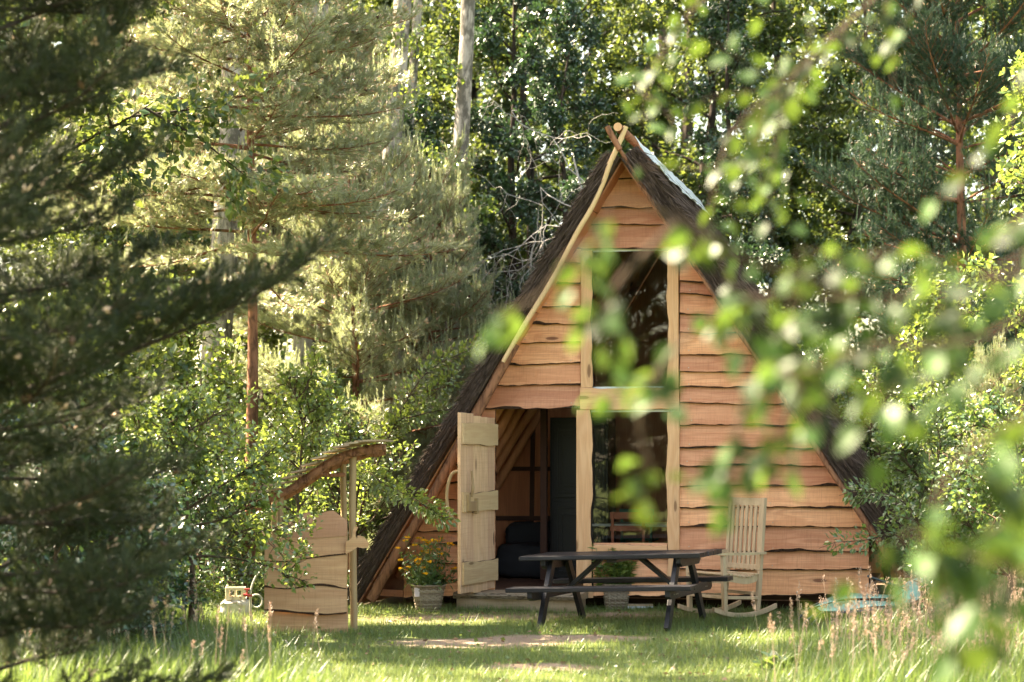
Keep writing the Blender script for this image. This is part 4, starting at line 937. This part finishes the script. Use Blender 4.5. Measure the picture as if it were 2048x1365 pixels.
spray('oak_sapling', [[(1850, 1230, 18.2), (1830, 1120, 18.0), (1790, 1070, 17.8), (1735, 1080, 17.7), (1670, 1085, 17.6)], [(1850, 1230, 18.2), (1840, 1060, 18.0), (1800, 1000, 17.9), (1745, 985, 17.8), (1700, 985, 17.8)], [(1850, 1230, 18.2), (1860, 1000, 18.1), (1880, 880, 18.0), (1840, 790, 18.0)], [(1850, 1230, 18.2), (1900, 1000, 18.0), (1990, 850, 18.0)]], b0, 'oak sapling reaching lobed twigs across the right end of the plank wall', 190, .06, 'leaf_oak')

# ------------------------------------------------------------------ wash stand shelter
wd_ = 17.4; wo = pix(612, 1265, wd_); wo[2] = 0
ws = empty('wash_stand', wo, 0, 'small plank wash stand with posts and a curved lean-to roof at left', 'wash stand')
W = lambda px, py, d=wd_: pix(px, py, d) - wo
mb = MB()
def strip(top, bot, y, m=0, th=.025):
    """board between two pixel polylines (left to right)"""
    n = 22; tx = np.linspace(0, 1, n); A = spline([W(*p) for p in top], 6); B = spline([W(*p) for p in bot], 6)
    rs = lambda C: np.stack([np.interp(tx, np.linspace(0, 1, len(C)), C[:, i]) for i in range(3)], 1)
    A, B = rs(A), rs(B); A[:, 1] += y + .022; B[:, 1] += y - .008; t3 = np.array((0, th, 0))
    lpz = (.010 + .022 * np.maximum(0, vnoise(tx * 6 + y * 300, tx * 0 + 3) - .4)) * (y < -.015); B2 = B + (A - B) * .0; B2[:, 2] += lpz; V0 = np.vstack([B - (0, .0015, 0), B2 - (0, .0015, 0)]); i0 = np.arange(n - 1)
    mb.add(V0, Q=np.stack([i0, i0 + 1, n + i0 + 1, n + i0], 1), m=1)
    V = np.vstack([B2, A, B + t3, A + t3]); i = np.arange(n - 1); q = lambda a, b: np.stack([a * n + i, a * n + i + 1, b * n + i + 1, b * n + i], 1)
    mb.add(V, Q=np.vstack([q(0, 1), q(3, 2), q(1, 3)])); mb.Q.append(q(2, 0)); mb.qm.append(np.full(n - 1, 1)); mb.Q.append(np.array([(0, n, 3 * n, 2 * n), (n - 1, 3 * n - 1, 4 * n - 1, 2 * n - 1)])); mb.qm.append(np.zeros(2, int))
strip([(575, 1045), (600, 1030), (617, 1025), (625, 1034), (645, 1026), (665, 1022), (680, 1032), (694, 1042)], [(570, 1075), (630, 1076), (694, 1072)], -.010)
strip([(530, 1082), (600, 1070), (694, 1070)], [(530, 1123), (575, 1124), (620, 1117), (694, 1109)], -.030)
strip([(530, 1115), (600, 1115), (694, 1100)], [(530, 1174), (580, 1178), (640, 1171), (694, 1178)], -.050)
strip([(530, 1168), (610, 1170), (694, 1170)], [(531, 1220), (580, 1224), (640, 1229), (695, 1226)], -.072)
strip([(538, 1218), (610, 1218), (696, 1218)], [(538, 1272), (610, 1274), (697, 1272)], -.052)
hd = [(693, 1083), (700, 1080), (706, 1073), (707, 1062), (710, 1053), (718, 1054), (713, 1064), (713, 1071), (720, 1071), (727, 1073), (734, 1079), (739, 1087), (737, 1095), (727, 1096), (716, 1094), (706, 1101), (693, 1108)]
A = np.array([W(*p) for p in hd]); A[:, 1] += -.07; mb.prism(A, (0, .024, 0))
mb.build('plank_panel', [M['fence'], M['lip']], ws)
for px, py0, py1, d, r in ((705, 908, 1268, 17.62, .034), (687, 912, 1262, 18.45, .030), (560, 985, 1268, 17.62, .03), (548, 985, 1262, 18.4, .03)):
    a, b = W(px, py0, d), W(px + 2, py1, d); b[2] = -.05; P = [b + (a - b) * t_ + np.array((rng.normal(0, .004), 0, 0)) for t_ in np.linspace(0, 1, 9)]
    MB().tube(P, r * (1 + rng.normal(0, .03, 9)), 10, rough=.03).build('post', M['postw'], ws, smooth=True)
for d, off in ((17.55, 0), (18.45, 8)):
    P = spline([W(772, 896 + off, d), W(740, 899 + off, d), (W(700, 908 + off, d)), W(655, 930 + off, d), W(612, 958 + off, d), W(570, 985 + off, d), W(492, 1018 + off, d)], 5); n = len(P)
    mb = MB(); mb.tube(P, np.interp(np.arange(n), [0, 3, n * .5, n - 1], [.034, .042, .042, .03]), 9, rough=.10, m=0, capm=1); mb.build('roof_beam', [M['log'], M['trim']], ws, smooth=False)
rp = spline([(771, 884), (735, 885), (700, 893), (655, 914), (612, 942), (570, 968), (500, 1002)], 4); mb = MB()
for i in range(0, len(rp) - 1, 2):
    a, b = rp[i], rp[min(i + 3, len(rp) - 1)]; A0, A1 = W(*a, 17.4), W(*b, 17.4); k = 17.4 / 17.4
    q0 = np.array((A0[0], 0, A0[2] + .012)); q1 = np.array((A1[0], 0, A0[2] + .012 - (A0[2] - A1[2]) * .35))
    mb.bar(q1 + (0, .55, 0), q0 + (0, .55, 0), 1.25 + rng.normal(0, .05), .016, m=0)
mb.build('roof_boards', M['grey_wood'], ws)
MB().tube([W(632, 948, 17.9), W(660, 951, 18.0), W(688, 950, 18.2)], [.014, .018, .02], 7).build('cross_branch', M['log'], ws, smooth=True)

# crate on a pale stone, hose on the tap
cb = gnd(470, 1238); stn = empty('stone_block', cb, 0, 'pale rough stone under the beige crate', 'stone')
sb = softbox((0, .05, .09), (.27, .24, .18), .05, 3); o = sb.build('block', M['gravel'], stn, smooth=True)
cr = empty('plastic_crate', (cb[0], cb[1] + .04, .178), .08, 'beige plastic crate with two hand holes resting on a pale stone', 'crate')
mb = MB(); wx, wy, hz = .18, .14, .125
for y in (-wy / 2, wy / 2):
    for z, h in ((.02, .04), (hz - .014, .028)): mb.box((0, y, z), (wx, .012, h))
    for x in (-wx / 2 + .017, 0, wx / 2 - .017): mb.box((x, y, .068), (.034 if x else .018, .011, .058))
for x in (-wx / 2, wx / 2): mb.box((x, 0, hz / 2), (.012, wy - .012, hz))
mb.box((0, 0, .006), (wx - .012, wy - .012, .01)); mb.build('body', M['crate'], cr, bevel=.003)
ho = gnd(505, 1245); hs = empty('garden_hose', ho, 0, 'grey hose looped from a red tap beside the wash stand', 'hose'); H3 = lambda px, py: pix(px, py, ho[1] - .1) - ho
lp = [H3(512 + 12 * math.cos(a), 1203 + 13 * math.sin(a)) + (0, .02 * a / 6, 0) for a in np.linspace(2.9, 9.0, 16)]
P = spline([H3(530, 1128), H3(522, 1136), H3(512, 1153), H3(504, 1172), H3(501, 1190)] + lp, 3)
MB().tube(P, .009, 7).build('hose', M['hose'], hs, smooth=True)
mb = MB(); mb.tube([H3(487, 1190), H3(504, 1192)], .014, 8); mb.tube([H3(494, 1180), H3(494, 1192)], .008, 8); mb.tube([H3(489, 1179), H3(499, 1179)], .008, 8); mb.build('tap', M['red'], hs, smooth=True)
MB().tube([H3(501, 1190), (H3(501, 1190)[0], H3(501, 1190)[1], -.02)], .012, 8).build('standpipe', M['steel'], hs, smooth=True)

# ------------------------------------------------------------------ baskets with plants
def basket(name, base, top_w, bot_w, h, label, rz=0.0):
    root = empty(name, base, rz, label, 'potted plant', 'wicker planters by the cabin'); mb = MB(); ns = 28; rows = 16
    def sq(a, wd): 
        c, s = math.cos(a), math.sin(a); r = wd / 2 / (abs(c) ** 5 + abs(s) ** 5) ** (1 / 5); return r * c, r * s
    for k in range(rows):
        z = h * (k + .5) / rows; wd = bot_w + (top_w - bot_w) * (k + .5) / rows; P = []
        for i in range(ns + 1):
            x, y = sq(i * 2 * math.pi / ns, wd + .012 * (1 if (i + k) % 2 else -1)); P.append((x, y, z + rng.normal(0, .0012)))
        mb.tube(P, h / rows * .5, 5, caps=False)
    for i in range(ns):
        a = i * 2 * math.pi / ns; x0, y0 = sq(a, bot_w); x1, y1 = sq(a, top_w); mb.tube([(x0, y0, 0), (x1, y1, h)], .004, 4, caps=False)
    for k in range(2):
        P = [(*sq(i * 2 * math.pi / ns, top_w + .02), h + .005 + .006 * math.sin(i * 3 + k * 3)) for i in range(ns + 1)]; mb.tube(P, .010, 6, caps=False)
    mb.build('basket', M['wicker'], root)
    sb = MB(); n = 20; P = [(*sq(i * 2 * math.pi / n, top_w - .03), h - .03) for i in range(n)]; sb.prism(np.array(P), (0, 0, .01)); sb.build('soil', M['under'], root)
    return root
b1 = basket('flower_basket', gnd(856, 1222), .31, .215, .255, 'wicker basket planter full of yellow flowers left of the open door', .2)
st_, lf, fl = MB(), MB(), MB()
for k in range(75):
    a = rng.random() * 6.28; r = rng.random() ** .6 * .13; b = np.array((r * math.cos(a), r * math.sin(a), .23)); hgt = rng.uniform(.15, .52); e = b + np.array((math.cos(a) * r * 1.2 + rng.normal(0, .05), math.sin(a) * r * 1.2 + rng.normal(0, .05), hgt)); md = (b + e) / 2 + rng.normal(0, .015, 3); P = spline([b, md, e], 4)
    st_.tube(P, np.linspace(.003, .0015, len(P)), 4, caps=False); n = 16; q = P[rng.integers(0, len(P), n)]; leaves(lf, q, rng.normal(0, 1, (n, 3)) + (0, 0, .1), rng.uniform(.03, .075, n), wid=.17)
    if k < 44:
        for pt in range(6):
            f = pt * 1.047; nn = np.array((math.cos(f), math.sin(f), .35)) + rng.normal(0, .15, 3); leaves(fl, e[None], nn[None], [.036], wid=.45)
n = 260; q = np.stack([rng.normal(0, .10, n), rng.normal(0, .10, n), .25 + rng.random(n) * .14], 1); leaves(lf, q, rng.normal(0, 1, (n, 3)) + (0, 0, .3), rng.uniform(.05, .09, n), wid=.2)
st_.build('stems', M['leaf_oak'], b1); lf.build('foliage', M['leaf_oak'], b1); o = fl.build('blossom', M['yellow'], b1); o['kind'] = 'stuff'
MB().box((-.135, -.145, .20), (.05, .004, .09)).build('tag', M['clover'], b1)
b2 = basket('leafy_basket', gnd(1232, 1218), .265, .20, .245, 'wicker basket with a bushy green lily plant behind the picnic table', .1)
st_, lf = MB(), MB()
for k in range(60):
    a = rng.random() * 6.28; r = rng.random() ** .6 * .14; b = np.array((r * math.cos(a), r * math.sin(a), .22)); e = b + np.array((math.cos(a) * r * .5 + rng.normal(0, .02), math.sin(a) * r * .5 + rng.normal(0, .02), rng.uniform(.2, .42))); st_.tube([b, e], [.004, .003], 5, caps=False)
    n = 26; q = b + (e - b) * rng.random((n, 1)); leaves(lf, q, np.stack([rng.normal(0, 1, n), rng.normal(0, 1, n), rng.uniform(-.1, .6, n)], 1), rng.uniform(.07, .125, n), wid=.14)
st_.build('stems', M['leaf_oak'], b2); lf.build('foliage', M['leaf_bright'], b2)
pk = gnd(1280, 1218); pk_o = empty('timber_offcut', (pk[0], pk[1], .0), .05, 'short pale timber offcut lying beside the leafy basket', 'timber')
MB().box((0, 0, .012), (.27, .10, .03)).build('lower_board', M['sheet'], pk_o, bevel=.002); MB().box((.0, .004, .040), (.26, .10, .022)).build('upper_board', M['plank'], pk_o, bevel=.002)

# ------------------------------------------------------------------ teal sling lounger collapsed in the grass
lo = pix(1720, 1230, 18.3); lo[2] = 0
lg = empty('garden_lounger', lo, 0, 'collapsed teal sling garden lounger with dark tube frame lying in the grass', 'lounger'); Lp = lambda px, py, d=18.3: pix(px, py, d) - lo
def sling(a, b, name):
    A, B = spline([Lp(*p) for p in a], 6), spline([Lp(*p) for p in b], 6); n = len(A); V = np.concatenate([A, (A + B) / 2 - (0, 0, .012), B]); i = np.arange(n - 1); q = lambda r: np.stack([r * n + i, r * n + i + 1, (r + 1) * n + i + 1, (r + 1) * n + i], 1)
    o = MB().add(V, Q=np.vstack([q(0), q(1)])).build(name, M['teal'], lg, smooth=True); o.modifiers.new('thick', 'SOLIDIFY').thickness = .006
sling([(1642, 1205, 18.6), (1685, 1188, 18.6), (1730, 1189, 18.6), (1790, 1192, 18.6)], [(1630, 1214, 18.1), (1690, 1199, 18.1), (1740, 1197, 18.1), (1800, 1197, 18.1)], 'sling')
sling([(1634, 1217, 18.08), (1680, 1204, 18.08), (1740, 1203, 18.08), (1800, 1206, 18.08)], [(1648, 1223, 17.8), (1690, 1222, 17.8), (1740, 1214, 17.8), (1805, 1211, 17.8)], 'sling')
sling([(1782, 1196, 18.5), (1815, 1165, 18.6), (1855, 1152, 18.7)], [(1800, 1210, 18.0), (1835, 1200, 18.1), (1862, 1175, 18.2)], 'backrest')
fm = MB()
for pts in ([(1596, 1240, 18.5), (1612, 1222, 18.5), (1640, 1206, 18.6), (1690, 1190, 18.62), (1790, 1193, 18.62)], [(1601, 1254, 18.0), (1618, 1238, 18.05), (1645, 1221, 18.1), (1690, 1205, 18.1), (1800, 1206, 18.1)], [(1624, 1250, 17.9), (1634, 1238, 17.9), (1648, 1225, 17.85), (1700, 1224, 17.8), (1805, 1213, 17.8)], [(1735, 1152, 18.6), (1775, 1166, 18.6), (1830, 1184, 18.4), (1870, 1205, 18.2)], [(1780, 1205, 18.3), (1800, 1190, 18.4), (1820, 1175, 18.5)]):
    fm.tube(spline([Lp(*p) for p in pts], 5), .011, 8)
fm.build('frame', M['tube'], lg, smooth=True)

# ------------------------------------------------------------------ grass
def blades(mb, X, Y, h, wd, lean=.35, segs=2, m=0):
    n = len(X); B = np.stack([X, Y, gz(X, Y) - .008], 1); az = rng.random(n) * 6.28; ld = np.stack([np.cos(az), np.sin(az), 0 * az], 1) * (np.abs(rng.normal(0, lean, n)) * h)[:, None]
    sd = np.stack([-np.sin(az + rng.normal(0, .8, n)), np.cos(az), 0 * az], 1) * (wd / 2)[:, None]; up = np.stack([0 * h, 0 * h, h], 1)
    if segs == 1:
        V = np.stack([B - sd, B + sd, B + up + ld], 1).reshape(-1, 3); mb.add(V, T=np.arange(3 * n).reshape(-1, 3), m=m)
    else:
        md = B + up * .58 + ld * .33; V = np.stack([B - sd, B + sd, md + sd * .75, md - sd * .75, B + up * .97 + ld], 1).reshape(-1, 3); j = np.arange(n)[:, None] * 5
        mb.add(V, Q=j + [[0, 1, 2, 3]], T=j + [[3, 2, 4]], m=m)
def view_pts(n, y0, y1, margin=.4):
    y = np.sqrt(rng.uniform(y0 ** 2, y1 ** 2, n)); return (rng.uniform(-1, 1, n) * (1024 / F * y + margin), y)
inside_house = lambda X, Y: (Y > 20 - tt * (X - X0) + .12) & (X > -1.5) & (X < 4.2) & (Y < 24.6)
def tallmask(X, Y):
    """1 where the grass is left uncut: left and right of the mown strip"""
    px = CX + F * X / Y; e = 120 * (fnoise(X * 1.3 + 70, Y * 1.3) - .5)
    left = np.clip((700 + e - (Y - 13.5) * 45 - px) / 160, 0, 1); right = np.clip((px - (1500 + e + np.clip(Y - 15.5, 0, 9) * 75)) / 170, 0, 1)
    return np.maximum(left, right)
X, Y = view_pts(300000, 12.6, 25); dm = dirt(X, Y); keep = (rng.random(len(X)) > np.clip(dm * 1.15 - .25, 0, .94)) & ~inside_house(X, Y); X, Y, dm = X[keep], Y[keep], dm[keep]
lg_ = MB(); hh = rng.uniform(.02, .075, len(X)) * (.55 + .9 * fnoise(X * 1.1 + 9, Y * 1.1)) * np.clip(1.15 - dm * .6, .4, 1.2) * (1 + .9 * (rng.random(len(X)) < .06)); blades(lg_, X, Y, hh, rng.uniform(.003, .0062, len(X)), .5, 1)
X, Y = view_pts(16000, 12.6, 20); dm = dirt(X, Y); keep = (rng.random(len(X)) > np.clip(dm * 1.3 - .1, 0, .97)) & ~inside_house(X, Y) & (fnoise(X * 2.2 + 3, Y * 2.2) > .42); X, Y = X[keep], Y[keep]
blades(lg_, X, Y, rng.uniform(.04, .095, len(X)), rng.uniform(.004, .0085, len(X)), .55, 2)
n = 900; q = view_pts(n, 12.8, 19.5); P = np.stack([q[0], q[1], gz(*q) + rng.uniform(.01, .05, n)], 1); leaves(lg_, P, np.stack([rng.normal(0, 1, n), rng.normal(0, 1, n), rng.normal(.15, .25, n)], 1), rng.uniform(.02, .05, n), 1, wid=.42)
tag(lg_.build('lawn_grass', [M['grass'], M['tallgrass']]), 'short mown grass in front of the cabin with worn patches', 'grass', kind='stuff')
lt = MB(); n = 1500; q = view_pts(n, 12.8, 20); keep = ~inside_house(*q); q = (q[0][keep], q[1][keep]); n = len(q[0]); P = np.stack([q[0], q[1], gz(*q) + rng.uniform(.004, .03, n)], 1); leaves(lt, P, np.stack([rng.normal(0, 1, n), rng.normal(0, 1, n), rng.normal(0, .15, n)], 1), rng.uniform(.02, .06, n), wid=.3)
tag(lt.build('leaf_litter', M['litter']), 'scattered dry brown leaves and bark bits on the lawn', 'leaf litter', kind='stuff')
X, Y = view_pts(90000, 11.8, 20); tm = tallmask(X, Y); keep = (rng.random(len(X)) < tm ** 1.2) & ~inside_house(X, Y); X, Y, tm = X[keep], Y[keep], tm[keep]
tg = MB(); hh = rng.uniform(.08, .34, len(X)) * (.4 + .6 * tm) * (.6 + .8 * fnoise(X * .8, Y * .8 + 4)); px = CX + F * X / Y
blades(tg, X, Y, hh, rng.uniform(.0035, .0075, len(X)), .38, 2)
# seed heads on stalks
X, Y = view_pts(1900, 12.2, 18.3); tm = tallmask(X, Y); keep = rng.random(len(X)) < tm ** 1.5 * np.where(X > 0, .95, .2); X, Y = X[keep], Y[keep]
n = len(X); hh = rng.uniform(.28, .62, n); B = np.stack([X, Y, gz(X, Y)], 1); tip = B + np.stack([rng.normal(0, .07, n), rng.normal(0, .05, n), hh], 1)
sd = np.array((.0014, 0, 0)); V = np.stack([B - sd, B + sd, tip + sd * .6, tip - sd * .6], 1).reshape(-1, 3); tg.add(V, Q=np.arange(4 * n).reshape(-1, 4), m=1)
per = 22; k = np.repeat(np.arange(n), per); u = rng.random(len(k)); ln = rng.uniform(.07, .15, n)[k]; dr = unit(tip - B)[k]; az = unit(np.cross(dr, rng.normal(0, 1, dr.shape))); wv = rng.uniform(.007, .017, n)[k] * np.sin(np.clip(u, .1, .95) * 3.1)
q = tip[k] - dr * (ln * u)[:, None] + az * wv[:, None] * rng.random((len(k), 1)); lumps(tg, q, dr + az * .7, rng.uniform(.014, .026, len(k)), np.full(len(k), .0036), 1)
tag(tg.build('tall_grass', [M['tallgrass'], M['straw']]), 'tall uncut grass with pinkish seed heads at both sides of the lawn', 'grass', kind='stuff')
cf = MB(); X, Y = view_pts(520, 12.4, 18); keep = (tallmask(X, Y) > .25) & (X < 0); X, Y = X[keep], Y[keep]; n = len(X)
for _ in range(5): leaves(cf, np.stack([X, Y, gz(X, Y) + rng.uniform(.10, .2, n)], 1) + rng.normal(0, .002, (n, 3)), rng.normal(0, 1, (n, 3)) + (0, 0, .5), np.full(n, .013), wid=.45)
tag(cf.build('clover_flowers', M['clover']), 'tiny white and pinkish flowers scattered through the left grass', 'flowers', kind='stuff')
def spike(px, py, d, h, label, lm):
    b = at(px, d); b = (b[0], b[1], b[2] + .03); root = empty('flower_spike', b, 0, label, 'wild flower', 'tall flower spikes in the right grass'); st_, hd_ = MB(), MB()
    st_.tube([(0, 0, 0), (.01, 0, h * .6), (.02, 0, h)], [.004, .003, .002], 5); n = 130; u = rng.random(n); az = rng.random(n) * 6.28; r = .024 * (1 - u * .75)
    P = np.stack([.02 + r * np.cos(az), r * np.sin(az), h * (.58 + .42 * u)], 1); lumps(hd_, P, np.stack([np.cos(az), np.sin(az), 0 * az + .4], 1), rng.uniform(.012, .022, n), np.full(n, .006)); st_.build('stem', M['tallgrass'], root); hd_.build('flower_head', M[lm], root)
for px, d, h, lb, lm in ((1882, 16.6, .62, 'reddish flower spike, left of a taller red one, in the right grass', 'sorrel'), (1892, 16.9, .68, 'tallest reddish flower spike in the right grass', 'sorrel'), (1868, 16.2, .58, 'cream flower spike just left of the red spikes', 'straw'), (1895, 15.9, .56, 'cream flower spike just below the tallest red spike', 'straw'), (1772, 16.0, .40, 'short cream flower spike in front of the teal lounger', 'straw'), (1797, 16.1, .38, 'short cream flower spike right of another in front of the lounger', 'straw'), (395, 16.2, .36, 'pale flower spike in shaded grass left of the beige crate', 'straw')): spike(px, 0, d, h, lb, lm)
wp_ = empty('broad_weed', at(1560, 14.3), 0, 'broad leaved dark weed at the edge of the sunlit lawn', 'plant'); mb = MB(); n = 46; az = rng.random(n) * 6.28
leaves(mb, np.stack([np.cos(az) * .06, np.sin(az) * .06, rng.uniform(.02, .12, n)], 1), np.stack([np.cos(az), np.sin(az), rng.uniform(.0, .7, n)], 1), rng.uniform(.09, .17, n), wid=.24, oval=True); mb.build('foliage', M['leaf_oak'], wp_)

# ------------------------------------------------------------------ near tree whose hanging twigs cross the view, out of focus
nt_o = empty('birch_tree', (2.0, 4.3, 0), 0, 'out of focus birch whose hanging leafy twigs cross the right side of the view', 'birch'); NB = np.array((2.0, 4.3, 0)); wb = MB(); lf = MB()
wb.tube(np.array([(0, 0, 0), (-.03, .02, 1.2), (-.01, 0, 2.4), (-.05, 0, 3.8), (-.09, -.05, 5.2)]), [.085, .075, .065, .05, .03], 12)
def nearleaf(p, n, spread, ls, d): 
    q = np.tile(p, (n, 1)) + rng.normal(0, 1, (n, 3)) * np.array((spread, spread * 1.4, spread)); leaves(lf, q - NB, rng.normal(0, 1, (n, 3)) + (0, 0, -.8), rng.uniform(.75, 1.15, n) * ls, wid=.36, oval=True, upb=.35)
def hang(pts, nleaf, ls, spread, r=.0035):
    P = spline([pix(q[0], q[1], q[2] * 1.32) for q in pts], 7); wb.tube(P - NB, np.linspace(r * 2, r * .5, len(P)), 5, caps=False)
    T = np.gradient(P, axis=0)
    for _ in range(max(2, int(nleaf * 1.15 / 6))):
        i = rng.integers(int(len(P) * .12), len(P)); d0 = unit(unit(T[i]) * .5 + rng.normal(0, .6, 3) + (0, 0, -.55)); L0 = spread * rng.uniform(1.4, 4.2) + .04
        e = P[i] + d0 * L0 + (0, 0, -.15 * L0); Q = spline([P[i], (P[i] + e) / 2 + rng.normal(0, .01, 3), e], 4); wb.tube(Q - NB, np.linspace(.002, .001, len(Q)), 4, caps=False)
        m_ = rng.integers(4, 8); q = Q[np.clip(np.linspace(1, len(Q) - 1, m_).astype(int), 0, len(Q) - 1)]; sg = np.where(np.arange(m_) % 2, 1, -1)[:, None]; sd = unit(np.cross(d0, (rng.normal(0, .3), rng.normal(0, .3), 1)))
        leaves(lf, q - NB + sd * sg * .012, d0 * .6 + sd * sg * .8 + rng.normal(0, .3, (m_, 3)) + (0, 0, -.45), rng.uniform(.75, 1.2, m_) * ls * 1.36, wid=.38, oval=True, upb=.35)
root3 = (2900, 500, 3.3)
hang([(2950, -500, 3.3), (2400, -350, 3.9), (1900, -120, 4.2), (1700, 40, 4.2), (1560, 180, 4.2), (1500, 330, 4.1)], 120, .042, .085)
hang([(2400, -350, 3.9), (2000, -220, 4.3), (1650, -160, 4.4), (1420, -10, 4.4), (1330, 100, 4.4), (1290, 190, 4.3)], 55, .038, .06)
hang([(2400, -350, 3.9), (1900, -120, 4.1), (1620, 120, 4.0), (1470, 260, 3.9), (1420, 420, 3.9), (1400, 520, 3.9)], 60, .042, .07)
hang([(2850, 300, 3.2), (2250, 420, 3.2), (1950, 560, 3.1), (1750, 600, 3.1), (1560, 600, 3.1), (1450, 560, 3.1)], 95, .046, .06)
hang([(2850, 300, 3.2), (2200, 560, 3.0), (1950, 680, 2.9), (1750, 690, 2.9), (1620, 740, 2.9), (1500, 720, 2.9)], 85, .046, .055)
hang([(1750, 600, 3.1), (1500, 600, 3.1), (1350, 700, 3.1), (1280, 830, 3.1), (1310, 960, 3.1)], 24, .044, .03)
hang([(1750, 600, 3.1), (1500, 520, 3.0), (1360, 440, 3.0), (1230, 400, 3.0), (1215, 490, 3.0)], 13, .044, .025)
hang([(1360, 440, 3.0), (1240, 560, 3.0), (1215, 640, 3.0), (1230, 720, 3.0)], 9, .046, .02)
hang([(1230, 480, 3.0), (1150, 500, 3.0), (1080, 590, 3.0), (985, 630, 3.0)], 12, .05, .02)
hang([(1620, 740, 2.9), (1500, 800, 2.9), (1460, 950, 2.9), (1475, 1030, 2.9)], 14, .044, .025)
hang([(1620, 740, 2.9), (1580, 820, 2.9), (1545, 920, 2.9), (1550, 1000, 2.9)], 10, .046, .022)
hang([(2850, 300, 3.2), (2300, 700, 2.8), (2000, 860, 2.7), (1900, 950, 2.7), (1860, 1060, 2.7), (1890, 1160, 2.7)], 60, .05, .05)
hang([(2850, 500, 3.2), (2300, 850, 2.8), (2080, 980, 2.8), (1950, 1080, 2.8), (1800, 1060, 2.8)], 60, .05, .05)
hang([(2850, 300, 3.2), (2200, 480, 3.1), (1980, 560, 3.1), (1820, 500, 3.1), (1700, 520, 3.1), (1600, 500, 3.1)], 60, .046, .06)
hang([(2300, 300, 3.2), (2120, 380, 3.0), (2010, 470, 2.9), (1980, 500, 2.9)], 12, .05, .03)
hang([(2850, 500, 3.2), (2350, 980, 2.7), (2140, 1080, 2.6), (2040, 1150, 2.6), (1960, 1200, 2.6)], 40, .055, .06)
hang([(2700, 100, 3.3), (2200, 60, 3.3), (2060, 140, 3.3), (2020, 260, 3.3)], 30, .046, .05)
for q, zt_ in (((2950, -500, 3.3), 3.6), ((2850, 300, 3.2), 1.9), ((2850, 500, 3.2), 1.7), ((2700, 100, 3.3), 2.3), ((2300, 300, 3.2), 2.0)):
    wb.tube(np.array([pix(q[0], q[1], q[2] * 1.32) - NB, (-.02, 0, zt_)]), [.009, .02], 6)
wb.build('trunk', M['twig'], nt_o, smooth=True); lf.build('crown', M['leaf_near'], nt_o)
